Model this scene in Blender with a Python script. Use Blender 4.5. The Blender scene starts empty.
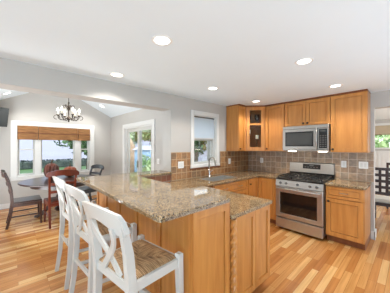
import bpy, bmesh, math, random
from mathutils import Vector, Matrix
random.seed(7)
PI = math.pi
SC = bpy.context.scene
COL = SC.collection

# ------------------------------------------------------------------ camera
cam_d = bpy.data.cameras.new('camera')
cam = bpy.data.objects.new('camera', cam_d)
COL.objects.link(cam)
cam.location = (2.715, -4.263, 1.484)
cam.rotation_euler = (PI/2, 0, math.radians(47.39))
cam_d.sensor_width = 36
cam_d.lens = 18.47
cam_d.clip_start = 0.05
SC.camera = cam

# ------------------------------------------------------------------ world
W = bpy.data.worlds.new('world')
SC.world = W
W.use_nodes = True
nt = W.node_tree
nt.nodes.clear()
wo = nt.nodes.new('ShaderNodeOutputWorld')
bg = nt.nodes.new('ShaderNodeBackground')
tc = nt.nodes.new('ShaderNodeTexCoord')
sx = nt.nodes.new('ShaderNodeSeparateXYZ')
rp = nt.nodes.new('ShaderNodeValToRGB')
rp.color_ramp.elements[0].position = 0.0
rp.color_ramp.elements[0].color = (0.86, 0.92, 0.97, 1)
rp.color_ramp.elements[1].position = 0.7
rp.color_ramp.elements[1].color = (0.62, 0.80, 1.0, 1)
nt.links.new(tc.outputs['Generated'], sx.inputs[0])
nt.links.new(sx.outputs['Z'], rp.inputs[0])
nt.links.new(rp.outputs[0], bg.inputs[0])
bg.inputs[1].default_value = 2.6
nt.links.new(bg.outputs[0], wo.inputs[0])

# ------------------------------------------------------------------ sun and large lights
def sun_light(name, energy, rot, angle=0.05, color=(1, 1, 1)):
    d = bpy.data.lights.new(name, 'SUN')
    d.energy = energy; d.angle = angle; d.color = color
    o = bpy.data.objects.new(name, d); COL.objects.link(o)
    o.rotation_euler = rot
    return o

def area_light(name, loc, target, sx_, sy_, power, color=(1, 1, 1)):
    d = bpy.data.lights.new(name, 'AREA')
    d.shape = 'RECTANGLE'; d.size = sx_; d.size_y = sy_; d.energy = power; d.color = color
    o = bpy.data.objects.new(name, d); COL.objects.link(o)
    o.location = loc
    o.rotation_euler = (Vector(target) - Vector(loc)).to_track_quat('-Z', 'Y').to_euler()
    return o

sun_light('sun', 2.4, (math.radians(50), 0, math.radians(58)))
KEY = area_light('rear_fill', (5.2, -6.6, 1.35), (1.4, -1.6, 1.35), 3.6, 2.0, 6, (0.90, 0.95, 1.0))  # unseen fill lamp added behind the camera, not a real window
FILL_UP = area_light('rear_uplight_fill', (4.2, -6.5, 0.5), (3.6, -5.6, 2.6), 3.6, 2.4, 145, (0.64, 0.84, 1.0))  # added uplight behind the camera to brighten the ceiling
FILL_UP_R = area_light('right_uplight_fill', (4.0, -1.9, 0.9), (3.75, -1.9, 2.4), 2.2, 3.0, 24, (0.66, 0.84, 1.0))  # added uplight right of the frame, lifts the ceiling near the stove
SUNRM = area_light('sunroom_fill', (-1.5, -5.0, 0.7), (-2.3, -3.2, 2.6), 1.6, 1.2, 52, (0.88, 0.95, 1.0))  # added fill lamp aimed up at the breakfast room ceiling
DIN = area_light('dining_fill', (4.4, 2.4, 1.5), (1.8, 2.8, 1.2), 2.4, 1.8, 45, (0.97, 0.98, 1.0))  # fill lamp added out of view to light the dining room
CAN_POWER = 25.0

SC.view_settings.view_transform = 'Standard'
SC.view_settings.look = 'None'
SC.view_settings.gamma = 1
SC.view_settings.use_curve_mapping = False
SC.view_settings.exposure = 0.47

# ------------------------------------------------------------------ materials
def srgb(r, g, b):
    def f(c):
        c /= 255.0
        return c/12.92 if c <= 0.04045 else ((c+0.055)/1.055)**2.4
    return (f(r), f(g), f(b), 1)

def new_mat(name):
    m = bpy.data.materials.new(name); m.use_nodes = True
    n = m.node_tree; b = n.nodes['Principled BSDF']
    return m, n, b

def N(n, t, **kw):
    x = n.nodes.new(t)
    for k, v in kw.items(): setattr(x, k, v)
    return x

def plain(name, rgb, rough=0.5, metal=0.0, noise=0.04, scale=8, spec=0.5, coat=0.0):
    """colour with a little procedural variation"""
    m, n, b = new_mat(name)
    tcn = N(n, 'ShaderNodeTexCoord'); no = N(n, 'ShaderNodeTexNoise')
    no.inputs['Scale'].default_value = scale
    n.links.new(tcn.outputs['Object'], no.inputs['Vector'])
    r = N(n, 'ShaderNodeValToRGB')
    c = srgb(*rgb)
    r.color_ramp.elements[0].position = 0.3; r.color_ramp.elements[1].position = 0.7
    r.color_ramp.elements[0].color = tuple(max(0, v*(1-noise)) for v in c[:3])+(1,)
    r.color_ramp.elements[1].color = tuple(min(1, v*(1+noise)) for v in c[:3])+(1,)
    n.links.new(no.outputs['Fac'], r.inputs[0]); n.links.new(r.outputs[0], b.inputs['Base Color'])
    b.inputs['Roughness'].default_value = rough; b.inputs['Metallic'].default_value = metal
    b.inputs['Specular IOR Level'].default_value = spec
    b.inputs['Coat Weight'].default_value = coat
    return m

def wood(name, a, c, rough=0.35, sc=(14, 14, 1.3), coat=0.0, detail=4):
    m, n, b = new_mat(name)
    tcn = N(n, 'ShaderNodeTexCoord'); mp = N(n, 'ShaderNodeMapping')
    mp.inputs['Scale'].default_value = sc
    oi = N(n, 'ShaderNodeObjectInfo')
    ad = N(n, 'ShaderNodeVectorMath', operation='MULTIPLY_ADD')
    ad.inputs[1].default_value = (7.3, 5.1, 9.7)
    n.links.new(oi.outputs['Random'], ad.inputs[0])
    n.links.new(tcn.outputs['Object'], mp.inputs['Vector'])
    n.links.new(mp.outputs[0], ad.inputs[2])
    no = N(n, 'ShaderNodeTexNoise'); no.inputs['Scale'].default_value = 1.4
    no.inputs['Detail'].default_value = detail; no.inputs['Roughness'].default_value = 0.55
    no.inputs['Distortion'].default_value = 0.4
    n.links.new(ad.outputs[0], no.inputs['Vector'])
    r = N(n, 'ShaderNodeValToRGB')
    r.color_ramp.elements[0].position = 0.32; r.color_ramp.elements[1].position = 0.68
    r.color_ramp.elements[0].color = srgb(*a); r.color_ramp.elements[1].color = srgb(*c)
    n.links.new(no.outputs['Fac'], r.inputs[0]); n.links.new(r.outputs[0], b.inputs['Base Color'])
    b.inputs['Roughness'].default_value = rough
    b.inputs['Coat Weight'].default_value = coat; b.inputs['Coat Roughness'].default_value = 0.12
    return m

def floor_mat():
    m, n, b = new_mat('oak_strip_floor')
    tcn = N(n, 'ShaderNodeTexCoord'); s = N(n, 'ShaderNodeSeparateXYZ'); c = N(n, 'ShaderNodeCombineXYZ')
    n.links.new(tcn.outputs['Object'], s.inputs[0])
    n.links.new(s.outputs['Y'], c.inputs['X']); n.links.new(s.outputs['X'], c.inputs['Y'])
    br = N(n, 'ShaderNodeTexBrick'); br.offset = 0.37; br.offset_frequency = 3
    br.inputs['Scale'].default_value = 1.0
    br.inputs['Brick Width'].default_value = 0.66; br.inputs['Row Height'].default_value = 0.070
    br.inputs['Mortar Size'].default_value = 0.0012; br.inputs['Mortar Smooth'].default_value = 0.3
    br.inputs['Color1'].default_value = (0, 0, 0, 1); br.inputs['Color2'].default_value = (1, 1, 1, 1)
    br.inputs['Mortar'].default_value = (0.35, 0.35, 0.35, 1)
    n.links.new(c.outputs[0], br.inputs['Vector'])
    r = N(n, 'ShaderNodeValToRGB'); e = r.color_ramp.elements
    e[0].position = 0.0; e[0].color = srgb(*FL[0])
    e[1].position = 1.0; e[1].color = srgb(*FL[3])
    x = e.new(0.35); x.color = srgb(*FL[1]); x = e.new(0.7); x.color = srgb(*FL[2])
    n.links.new(br.outputs['Color'], r.inputs[0])
    mp = N(n, 'ShaderNodeMapping'); mp.inputs['Scale'].default_value = (38, 1.6, 1)
    n.links.new(tcn.outputs['Object'], mp.inputs['Vector'])
    no = N(n, 'ShaderNodeTexNoise'); no.inputs['Scale'].default_value = 1.0; no.inputs['Detail'].default_value = 5
    n.links.new(mp.outputs[0], no.inputs['Vector'])
    r2 = N(n, 'ShaderNodeValToRGB'); r2.color_ramp.elements[0].position = 0.3; r2.color_ramp.elements[1].position = 0.7
    r2.color_ramp.elements[0].color = (0.80, 0.76, 0.70, 1); r2.color_ramp.elements[1].color = (1.08, 1.08, 1.08, 1)
    n.links.new(no.outputs['Fac'], r2.inputs[0])
    mx = N(n, 'ShaderNodeMix', data_type='RGBA', blend_type='MULTIPLY'); mx.inputs[0].default_value = 1
    n.links.new(r.outputs[0], mx.inputs[6]); n.links.new(r2.outputs[0], mx.inputs[7])
    mx2 = N(n, 'ShaderNodeMix', data_type='RGBA', blend_type='MULTIPLY')
    n.links.new(br.outputs['Fac'], mx2.inputs[0]); n.links.new(mx.outputs[2], mx2.inputs[6])
    mx2.inputs[7].default_value = (0.45, 0.36, 0.28, 1)
    n.links.new(mx2.outputs[2], b.inputs['Base Color'])
    b.inputs['Roughness'].default_value = 0.27
    b.inputs['Specular IOR Level'].default_value = 0.5
    return m

def granite_mat():
    m, n, b = new_mat('speckled_granite')
    tcn = N(n, 'ShaderNodeTexCoord')
    v = N(n, 'ShaderNodeTexVoronoi'); v.inputs['Scale'].default_value = 190
    n.links.new(tcn.outputs['Object'], v.inputs['Vector'])
    s = N(n, 'ShaderNodeSeparateColor'); n.links.new(v.outputs['Color'], s.inputs[0])
    r = N(n, 'ShaderNodeValToRGB'); r.color_ramp.interpolation = 'CONSTANT'; e = r.color_ramp.elements
    cols = GR
    e[0].position = 0; e[0].color = srgb(*cols[0]); e[1].position = 0.13; e[1].color = srgb(*cols[1])
    for p, cc in ((0.26, cols[2]), (0.48, cols[3]), (0.72, cols[4]), (0.90, cols[5])):
        x = e.new(p); x.color = srgb(*cc)
    n.links.new(s.outputs[0], r.inputs[0])
    no = N(n, 'ShaderNodeTexNoise'); no.inputs['Scale'].default_value = 9; no.inputs['Detail'].default_value = 6
    n.links.new(tcn.outputs['Object'], no.inputs['Vector'])
    r2 = N(n, 'ShaderNodeValToRGB'); r2.color_ramp.elements[0].position = 0.35; r2.color_ramp.elements[1].position = 0.65
    r2.color_ramp.elements[0].color = (0.78, 0.74, 0.68, 1); r2.color_ramp.elements[1].color = (1.05, 1.03, 1.0, 1)
    n.links.new(no.outputs['Fac'], r2.inputs[0])
    mx = N(n, 'ShaderNodeMix', data_type='RGBA', blend_type='MULTIPLY'); mx.inputs[0].default_value = 1
    n.links.new(r.outputs[0], mx.inputs[6]); n.links.new(r2.outputs[0], mx.inputs[7])
    n.links.new(mx.outputs[2], b.inputs['Base Color'])
    b.inputs['Roughness'].default_value = 0.045
    b.inputs['Specular IOR Level'].default_value = 0.6
    return m

def tile_mat(name, ax, cols, size=0.116):
    m, n, b = new_mat(name)
    tcn = N(n, 'ShaderNodeTexCoord'); s = N(n, 'ShaderNodeSeparateXYZ'); c = N(n, 'ShaderNodeCombineXYZ')
    n.links.new(tcn.outputs['Object'], s.inputs[0])
    n.links.new(s.outputs[ax], c.inputs['X'])
    az = N(n, 'ShaderNodeMath', operation='SUBTRACT'); az.inputs[1].default_value = 0.916
    n.links.new(s.outputs['Z'], az.inputs[0]); n.links.new(az.outputs[0], c.inputs['Y'])
    br = N(n, 'ShaderNodeTexBrick'); br.offset = 0.0; br.squash = 1
    br.inputs['Scale'].default_value = 1
    br.inputs['Brick Width'].default_value = size; br.inputs['Row Height'].default_value = size
    br.inputs['Mortar Size'].default_value = 0.0045; br.inputs['Mortar Smooth'].default_value = 0.2
    br.inputs['Color1'].default_value = (0, 0, 0, 1); br.inputs['Color2'].default_value = (1, 1, 1, 1)
    n.links.new(c.outputs[0], br.inputs['Vector'])
    r = N(n, 'ShaderNodeValToRGB'); e = r.color_ramp.elements
    e[0].position = 0; e[0].color = srgb(*cols[0]); e[1].position = 1; e[1].color = srgb(*cols[3])
    x = e.new(0.33); x.color = srgb(*cols[1]); x = e.new(0.66); x.color = srgb(*cols[2])
    n.links.new(br.outputs['Color'], r.inputs[0])
    no = N(n, 'ShaderNodeTexNoise'); no.inputs['Scale'].default_value = 22; no.inputs['Detail'].default_value = 5
    n.links.new(tcn.outputs['Object'], no.inputs['Vector'])
    r2 = N(n, 'ShaderNodeValToRGB'); r2.color_ramp.elements[0].position = 0.3; r2.color_ramp.elements[1].position = 0.7
    r2.color_ramp.elements[0].color = (0.66, 0.66, 0.68, 1); r2.color_ramp.elements[1].color = (1.15, 1.1, 1.05, 1)
    n.links.new(no.outputs['Fac'], r2.inputs[0])
    mx = N(n, 'ShaderNodeMix', data_type='RGBA', blend_type='MULTIPLY'); mx.inputs[0].default_value = 1
    n.links.new(r.outputs[0], mx.inputs[6]); n.links.new(r2.outputs[0], mx.inputs[7])
    mx2 = N(n, 'ShaderNodeMix', data_type='RGBA')
    n.links.new(br.outputs['Fac'], mx2.inputs[0]); n.links.new(mx.outputs[2], mx2.inputs[6])
    mx2.inputs[7].default_value = srgb(*cols[4])
    n.links.new(mx2.outputs[2], b.inputs['Base Color'])
    b.inputs['Roughness'].default_value = 0.42
    return m

def rush_mat():
    m, n, b = new_mat('woven_rush')
    tcn = N(n, 'ShaderNodeTexCoord'); s = N(n, 'ShaderNodeSeparateXYZ')
    n.links.new(tcn.outputs['Object'], s.inputs[0])
    ax = N(n, 'ShaderNodeMath', operation='ABSOLUTE'); ay = N(n, 'ShaderNodeMath', operation='ABSOLUTE')
    n.links.new(s.outputs['X'], ax.inputs[0]); n.links.new(s.outputs['Y'], ay.inputs[0])
    sy = N(n, 'ShaderNodeMath', operation='MULTIPLY'); sy.inputs[1].default_value = 1.14
    n.links.new(ay.outputs[0], sy.inputs[0])
    mn = N(n, 'ShaderNodeMath', operation='MINIMUM')
    n.links.new(ax.outputs[0], mn.inputs[0]); n.links.new(sy.outputs[0], mn.inputs[1])
    gt = N(n, 'ShaderNodeMath', operation='GREATER_THAN')
    n.links.new(ax.outputs[0], gt.inputs[0]); n.links.new(sy.outputs[0], gt.inputs[1])
    sg = N(n, 'ShaderNodeMath', operation='ADD')
    sgx = N(n, 'ShaderNodeMath', operation='SIGN'); sgy = N(n, 'ShaderNodeMath', operation='SIGN')
    n.links.new(s.outputs['X'], sgx.inputs[0]); n.links.new(s.outputs['Y'], sgy.inputs[0])
    k = N(n, 'ShaderNodeMath', operation='MULTIPLY'); k.inputs[1].default_value = 640
    n.links.new(mn.outputs[0], k.inputs[0])
    sn = N(n, 'ShaderNodeMath', operation='SINE'); n.links.new(k.outputs[0], sn.inputs[0])
    # a tone per strand, stretched along the strand
    cv = N(n, 'ShaderNodeCombineXYZ')
    k1 = N(n, 'ShaderNodeMath', operation='MULTIPLY'); k1.inputs[1].default_value = 105
    n.links.new(mn.outputs[0], k1.inputs[0]); n.links.new(k1.outputs[0], cv.inputs['X'])
    k3 = N(n, 'ShaderNodeMath', operation='MULTIPLY'); k3.inputs[1].default_value = 13.7
    n.links.new(gt.outputs[0], k3.inputs[0]); n.links.new(k3.outputs[0], cv.inputs['Z'])
    mxm = N(n, 'ShaderNodeMath', operation='MAXIMUM')
    n.links.new(ax.outputs[0], mxm.inputs[0]); n.links.new(sy.outputs[0], mxm.inputs[1])
    sq = N(n, 'ShaderNodeMath', operation='MULTIPLY_ADD'); sq.inputs[1].default_value = 12
    n.links.new(mxm.outputs[0], sq.inputs[0])
    n.links.new(sgx.outputs[0], sg.inputs[0]); n.links.new(sgy.outputs[0], sg.inputs[1])
    sg2 = N(n, 'ShaderNodeMath', operation='MULTIPLY'); sg2.inputs[1].default_value = 5.3
    n.links.new(sg.outputs[0], sg2.inputs[0]); n.links.new(sg2.outputs[0], sq.inputs[2]); n.links.new(sq.outputs[0], cv.inputs['Y'])
    no2 = N(n, 'ShaderNodeTexNoise'); no2.inputs['Scale'].default_value = 1.0; no2.inputs['Detail'].default_value = 3
    n.links.new(cv.outputs[0], no2.inputs['Vector'])
    ad = N(n, 'ShaderNodeMath', operation='MULTIPLY_ADD'); ad.inputs[1].default_value = 0.13
    n.links.new(sn.outputs[0], ad.inputs[0]); n.links.new(no2.outputs['Fac'], ad.inputs[2])
    r = N(n, 'ShaderNodeValToRGB'); e = r.color_ramp.elements
    e[0].position = 0.26; e[0].color = srgb(104, 74, 46); e[1].position = 0.72; e[1].color = srgb(226, 190, 146)
    x = e.new(0.5); x.color = srgb(176, 134, 90)
    n.links.new(ad.outputs[0], r.inputs[0]); n.links.new(r.outputs[0], b.inputs['Base Color'])
    bp = N(n, 'ShaderNodeBump'); bp.inputs['Strength'].default_value = 0.5; bp.inputs['Distance'].default_value = 0.004
    n.links.new(sn.outputs[0], bp.inputs['Height']); n.links.new(bp.outputs[0], b.inputs['Normal'])
    b.inputs['Roughness'].default_value = 0.6
    return m

def shade_mat():
    m, n, b = new_mat('woven_wood_shade')
    tcn = N(n, 'ShaderNodeTexCoord'); mp = N(n, 'ShaderNodeMapping'); mp.inputs['Scale'].default_value = (1, 3, 70)
    n.links.new(tcn.outputs['Object'], mp.inputs['Vector'])
    no = N(n, 'ShaderNodeTexNoise'); no.inputs['Scale'].default_value = 1.5; no.inputs['Detail'].default_value = 4
    n.links.new(mp.outputs[0], no.inputs['Vector'])
    r = N(n, 'ShaderNodeValToRGB'); e = r.color_ramp.elements
    e[0].position = 0.3; e[0].color = srgb(104, 66, 34); e[1].position = 0.7; e[1].color = srgb(168, 118, 68)
    n.links.new(no.outputs['Fac'], r.inputs[0]); n.links.new(r.outputs[0], b.inputs['Base Color'])
    b.inputs['Roughness'].default_value = 0.7
    return m

def glass_mat(name='window_glass', gloss=0.04, tint=(0.97, 0.99, 0.98, 1)):
    m = bpy.data.materials.new(name); m.use_nodes = True
    n = m.node_tree; n.nodes.clear()
    o = N(n, 'ShaderNodeOutputMaterial'); t = N(n, 'ShaderNodeBsdfTransparent'); g = N(n, 'ShaderNodeBsdfGlossy')
    t.inputs[0].default_value = tint; g.inputs['Roughness'].default_value = 0.02
    lw = N(n, 'ShaderNodeFresnel'); lw.inputs['IOR'].default_value = 1.45
    mx = N(n, 'ShaderNodeMixShader')
    ml = N(n, 'ShaderNodeMath', operation='MULTIPLY'); ml.inputs[1].default_value = gloss*10
    n.links.new(lw.outputs[0], ml.inputs[0]); n.links.new(ml.outputs[0], mx.inputs[0])
    n.links.new(t.outputs[0], mx.inputs[1]); n.links.new(g.outputs[0], mx.inputs[2]); n.links.new(mx.outputs[0], o.inputs[0])
    return m

def emit_mat(name, col, s):
    m, n, b = new_mat(name)
    b.inputs['Base Color'].default_value = (0.9, 0.9, 0.9, 1)
    b.inputs['Emission Color'].default_value = col; b.inputs['Emission Strength'].default_value = s
    return m

def leaf_mat(name, a, c):
    m, n, b = new_mat(name)
    tcn = N(n, 'ShaderNodeTexCoord'); no = N(n, 'ShaderNodeTexNoise'); no.inputs['Scale'].default_value = 3.2
    no.inputs['Detail'].default_value = 4
    n.links.new(tcn.outputs['Object'], no.inputs['Vector'])
    r = N(n, 'ShaderNodeValToRGB'); r.color_ramp.elements[0].position = 0.35; r.color_ramp.elements[1].position = 0.65
    r.color_ramp.elements[0].color = srgb(*a); r.color_ramp.elements[1].color = srgb(*c)
    n.links.new(no.outputs['Fac'], r.inputs[0]); n.links.new(r.outputs[0], b.inputs['Base Color'])
    b.inputs['Roughness'].default_value = 0.6
    return m

FL = [(168, 104, 50), (196, 133, 72), (211, 155, 92), (228, 184, 124)]
GR = [(34, 28, 26), (96, 78, 58), (140, 118, 90), (166, 142, 108), (190, 168, 134), (122, 90, 60)]
M = {}
M['wall'] = plain('warm_grey_paint', (192, 188, 183), 0.75, noise=0.012, scale=3)
M['ceil'] = plain('white_ceiling_paint', (235, 244, 250), 0.85, noise=0.008, scale=2)
M['trim'] = plain('white_trim_paint', (226, 225, 222), 0.35, noise=0.012)
M['white'] = plain('white_lacquer', (203, 201, 196), 0.32, noise=0.015)
M['floor'] = floor_mat()
M['granite'] = granite_mat()
M['maple'] = wood('honey_maple', (185, 119, 56), (206, 143, 74), 0.33, coat=0.25)
M['maple_in'] = wood('maple_inside', (184, 116, 62), (204, 136, 78), 0.5)
M['maple_dk'] = wood('dark_maple', (118, 66, 34), (140, 82, 44), 0.4)  # darker maple for toe kicks, crown moldings and the pencil trim
M['walnut'] = wood('dark_walnut', (40, 23, 17), (62, 36, 26), 0.3, coat=0.1)
M['cherry'] = wood('red_cherry', (78, 30, 18), (108, 46, 28), 0.3, coat=0.3)
M['espresso'] = wood('espresso_wood', (44, 26, 22), (62, 38, 32), 0.35)
M['charcoal'] = wood('charcoal_wood', (50, 50, 54), (72, 72, 76), 0.3, coat=0.2)
M['tile_left'] = tile_mat('slate_tile_warm', 'Y', [(136, 94, 58), (158, 114, 72), (178, 134, 90), (132, 106, 80), (196, 168, 132)])
M['tile_back'] = tile_mat('slate_tile_grey', 'X', [(160, 132, 110), (174, 150, 128), (188, 162, 136), (158, 144, 130), (208, 192, 172)])
M['tile_bar'] = tile_mat('slate_tile_bar', 'Y', [(120, 66, 42), (146, 88, 58), (160, 104, 72), (124, 84, 62), (170, 140, 112)], 0.1)
M['steel'] = plain('brushed_steel', (188, 186, 182), 0.3, metal=0.88, noise=0.03, scale=40)
M['steel_dk'] = plain('dark_steel', (120, 118, 116), 0.32, metal=1.0)
M['chrome'] = plain('chrome', (215, 215, 215), 0.12, metal=1.0)
M['nickel'] = plain('brushed_nickel', (170, 164, 154), 0.3, metal=1.0)
M['black'] = plain('black_enamel', (22, 22, 23), 0.3)
M['iron'] = plain('cast_iron', (30, 29, 28), 0.55)
M['bronze'] = plain('aged_bronze', (62, 52, 44), 0.42, metal=0.6)
M['ovenglass'] = plain('oven_glass', (26, 22, 20), 0.06, spec=0.7)
M['mwglass'] = plain('microwave_glass', (64, 66, 66), 0.12, spec=0.8)
M['plastic'] = plain('white_plastic', (240, 240, 238), 0.35, noise=0.01)
M['rush'] = rush_mat()
M['shade'] = shade_mat()
M['shade_dk'] = wood('shade_hem', (96, 54, 28), (120, 70, 38), 0.6, (2, 2, 60))
M['roller'] = plain('roller_fabric', (232, 238, 244), 0.8, noise=0.01)
_n = M['roller'].node_tree; _t = N(_n, 'ShaderNodeBsdfTranslucent'); _t.inputs[0].default_value = (0.85, 0.91, 0.97, 1); _m = N(_n, 'ShaderNodeMixShader'); _m.inputs[0].default_value = 0.6
_n.links.new(_n.nodes['Principled BSDF'].outputs[0], _m.inputs[1]); _n.links.new(_t.outputs[0], _m.inputs[2]); _n.links.new(_m.outputs[0], _n.nodes['Material Output'].inputs[0])
M['glass'] = glass_mat()
M['cabglass'] = glass_mat('cabinet_glass', 0.05)
M['can'] = emit_mat('lamp_lens', (1, 0.97, 0.92, 1), 3.0)
M['bulb'] = emit_mat('candle_bulb', (1, 0.93, 0.80, 1), 4.0)
M['hood_lamp'] = emit_mat('hood_lamp', (1, 0.9, 0.72, 1), 4.0)
M['tv'] = plain('tv_screen', (60, 63, 64), 0.12, spec=0.7)
M['tvb'] = plain('tv_bezel', (30, 30, 32), 0.35)
M['pumpkin'] = wood('orange_pumpkin', (138, 66, 38), (168, 90, 56), 0.5, (5, 5, 2))
M['pumpkin_dk'] = wood('rust_pumpkin', (76, 36, 26), (116, 58, 40), 0.5, (9, 9, 2))
M['stem'] = plain('pumpkin_stem', (86, 62, 40), 0.7)
M['candle'] = plain('candle_wax', (240, 230, 208), 0.5)
M['brass'] = plain('antique_brass', (150, 118, 76), 0.35, metal=0.8)
M['clear'] = glass_mat('stemware_glass', 0.09, (0.9, 0.92, 0.94, 1))
M['cushion'] = plain('cream_cushion', (224, 216, 204), 0.8)
M['grass'] = leaf_mat('lawn', (58, 82, 42), (84, 112, 60))
M['leaf'] = leaf_mat('leaf_green', (84, 116, 62), (170, 194, 124))
M['leaf_dk'] = leaf_mat('leaf_dark', (44, 64, 42), (104, 130, 78))
M['leaf_lt'] = leaf_mat('leaf_light', (104, 136, 72), (206, 216, 160))
M['hedge'] = leaf_mat('hedge_dark', (40, 48, 46), (66, 74, 66))
M['bark'] = wood('bark', (58, 48, 40), (92, 78, 64), 0.9)
M['rock'] = plain('brown_rock', (186, 150, 118), 0.9, noise=0.3, scale=2)
M['bluesiding'] = plain('pale_blue_siding', (176, 170, 186), 0.7, noise=0.02)
M['bluewall'] = plain('blue_grey_siding', (140, 172, 206), 0.7, noise=0.05)
M['roof'] = plain('slate_roof', (110, 110, 112), 0.9)

# ------------------------------------------------------------------ helpers
class MB:
    def __init__(s): s.bm = bmesh.new()
    def box(s, x0, x1, y0, y1, z0, z1, bev=0.0, seg=2):
        mt = Matrix.Translation(((x0+x1)/2, (y0+y1)/2, (z0+z1)/2)) @ Matrix.Diagonal((abs(x1-x0), abs(y1-y0), abs(z1-z0), 1))
        r = bmesh.ops.create_cube(s.bm, size=1.0, matrix=mt)
        if bev:
            vs = r['verts']; es = list({e for v in vs for e in v.link_edges})
            bmesh.ops.bevel(s.bm, geom=es, offset=bev, segments=seg, affect='EDGES', profile=0.5)
        return s
    def bar(s, p, q, w, d, up=(0, 0, 1)):
        """rectangular bar from p to q"""
        p = Vector(p); q = Vector(q); z = (q-p); L = z.length; z.normalize()
        u = Vector(up)
        if abs(z.dot(u)) > 0.98: u = Vector((0, 1, 0))
        x = u.cross(z).normalized(); y = z.cross(x)
        mt = Matrix((x, y, z)).transposed().to_4x4(); mt.translation = (p+q)/2
        bmesh.ops.create_cube(s.bm, size=1.0, matrix=mt @ Matrix.Diagonal((w, d, L, 1)))
        return s
    def sweep(s, pts, sizes, n=8, square=False, caps=True, up=None):
        """tube or rectangular sweep along pts; sizes: r, (w,d) or a list of them"""
        pts = [Vector(p) for p in pts]; m = len(pts)
        if not isinstance(sizes, list): sizes = [sizes]*m
        rings = []; prev = None
        for i, p in enumerate(pts):
            t = (pts[min(i+1, m-1)] - pts[max(i-1, 0)])
            if t.length < 1e-9: t = Vector((0, 0, 1))
            t.normalize()
            if up is not None:
                a = Vector(up).cross(t)
                a = a.normalized() if a.length > 1e-4 else Vector((1, 0, 0))
            elif prev is None:
                a = t.cross(Vector((0, 0, 1)))
                a = a.normalized() if a.length > 1e-3 else Vector((1, 0, 0))
            else:
                a = (prev - t*prev.dot(t)).normalized()
            prev = a; b = t.cross(a)
            sz = sizes[i]; w, d = sz if isinstance(sz, tuple) else (sz, sz)
            if square: offs = [(-w/2, -d/2), (w/2, -d/2), (w/2, d/2), (-w/2, d/2)]
            else: offs = [(w*math.cos(2*PI*k/n), d*math.sin(2*PI*k/n)) for k in range(n)]
            rings.append([s.bm.verts.new(p + a*o[0] + b*o[1]) for o in offs])
        k = len(rings[0])
        for i in range(m-1):
            for j in range(k):
                s.bm.faces.new((rings[i][j], rings[i][(j+1) % k], rings[i+1][(j+1) % k], rings[i+1][j]))
        if caps:
            s.bm.faces.new(rings[0][::-1]); s.bm.faces.new(rings[-1])
        return s
    def lathe(s, prof, c=(0, 0, 0), n=20, sxy=(1, 1)):
        rings = []
        for r, z in prof:
            r = max(r, 0.0004)
            rings.append([s.bm.verts.new((c[0]+r*sxy[0]*math.cos(2*PI*k/n), c[1]+r*sxy[1]*math.sin(2*PI*k/n), c[2]+z)) for k in range(n)])
        for i in range(len(rings)-1):
            for j in range(n):
                s.bm.faces.new((rings[i][j], rings[i][(j+1) % n], rings[i+1][(j+1) % n], rings[i+1][j]))
        s.bm.faces.new(rings[0][::-1]); s.bm.faces.new(rings[-1])
        return s
    def slab(s, outline, layers, holes=()):
        """outline polygon (ccw) extruded through (inset, z) layers; optional holes (cut straight)"""
        def off(poly, d):
            n = len(poly); out = []
            for i in range(n):
                p0 = Vector(poly[i-1]); p1 = Vector(poly[i]); p2 = Vector(poly[(i+1) % n])
                a = (p1-p0).normalized(); b = (p2-p1).normalized()
                na = Vector((-a.y, a.x)); nb = Vector((-b.y, b.x))
                bis = na+nb; k = bis.dot(na)
                out.append(p1 + bis*(d/k))
            return out
        loops = []
        for ins, z in layers:
            loops.append([s.bm.verts.new((p.x, p.y, z)) for p in off([Vector(q) for q in outline], ins)])
        n = len(outline)
        for i in range(len(loops)-1):
            for j in range(n):
                s.bm.faces.new((loops[i][j], loops[i][(j+1) % n], loops[i+1][(j+1) % n], loops[i+1][j]))
        hl = []
        for h in holes:
            lo = [s.bm.verts.new((p[0], p[1], layers[0][1])) for p in h]
            hi = [s.bm.verts.new((p[0], p[1], layers[-1][1])) for p in h]
            k = len(h)
            for j in range(k): s.bm.faces.new((lo[(j+1) % k], lo[j], hi[j], hi[(j+1) % k]))
            hl.append((lo, hi))
        def edges(l):
            r = []
            for j in range(len(l)):
                e = s.bm.edges.get((l[j], l[(j+1) % len(l)])) or s.bm.edges.new((l[j], l[(j+1) % len(l)]))
                r.append(e)
            return r
        for which, l in ((0, loops[0]), (1, loops[-1])):
            es = edges(l)
            for h in hl: es += edges(h[which])
            bmesh.ops.triangle_fill(s.bm, use_beauty=True, use_dissolve=False, edges=es)
        return s
    def prism(s, poly3, thick):
        """extrude planar 3D polygon along vector"""
        t = Vector(thick)
        a = [s.bm.verts.new(p) for p in poly3]; b = [s.bm.verts.new(Vector(p)+t) for p in poly3]
        n = len(a)
        s.bm.faces.new(a[::-1]); s.bm.faces.new(b)
        for j in range(n): s.bm.faces.new((a[j], a[(j+1) % n], b[(j+1) % n], b[j]))
        return s
    def build(s, name, mat, parent=None, smooth=False, loc=None, rot=None):
        bmesh.ops.recalc_face_normals(s.bm, faces=s.bm.faces)
        me = bpy.data.meshes.new(name); s.bm.to_mesh(me); s.bm.free()
        me.materials.append(M[mat] if isinstance(mat, str) else mat)
        if smooth:
            for p in me.polygons: p.use_smooth = True
            me.set_sharp_from_angle(angle=math.radians(38))
        o = bpy.data.objects.new(name, me); COL.objects.link(o)
        if parent: o.parent = parent
        if loc: o.location = loc
        if rot: o.rotation_euler = rot
        return o

def tag(o, label=None, cat=None, group=None, kind=None):
    if label: o['label'] = label
    if cat: o['category'] = cat
    if group: o['group'] = group
    if kind: o['kind'] = kind
    return o

def empty(name, loc=(0, 0, 0), rz=0.0, label=None, cat=None, group=None, kind=None):
    o = bpy.data.objects.new(name, None); COL.objects.link(o)
    o.location = loc; o.rotation_euler = (0, 0, rz); o.empty_display_size = 0.1
    return tag(o, label, cat, group, kind)

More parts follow.
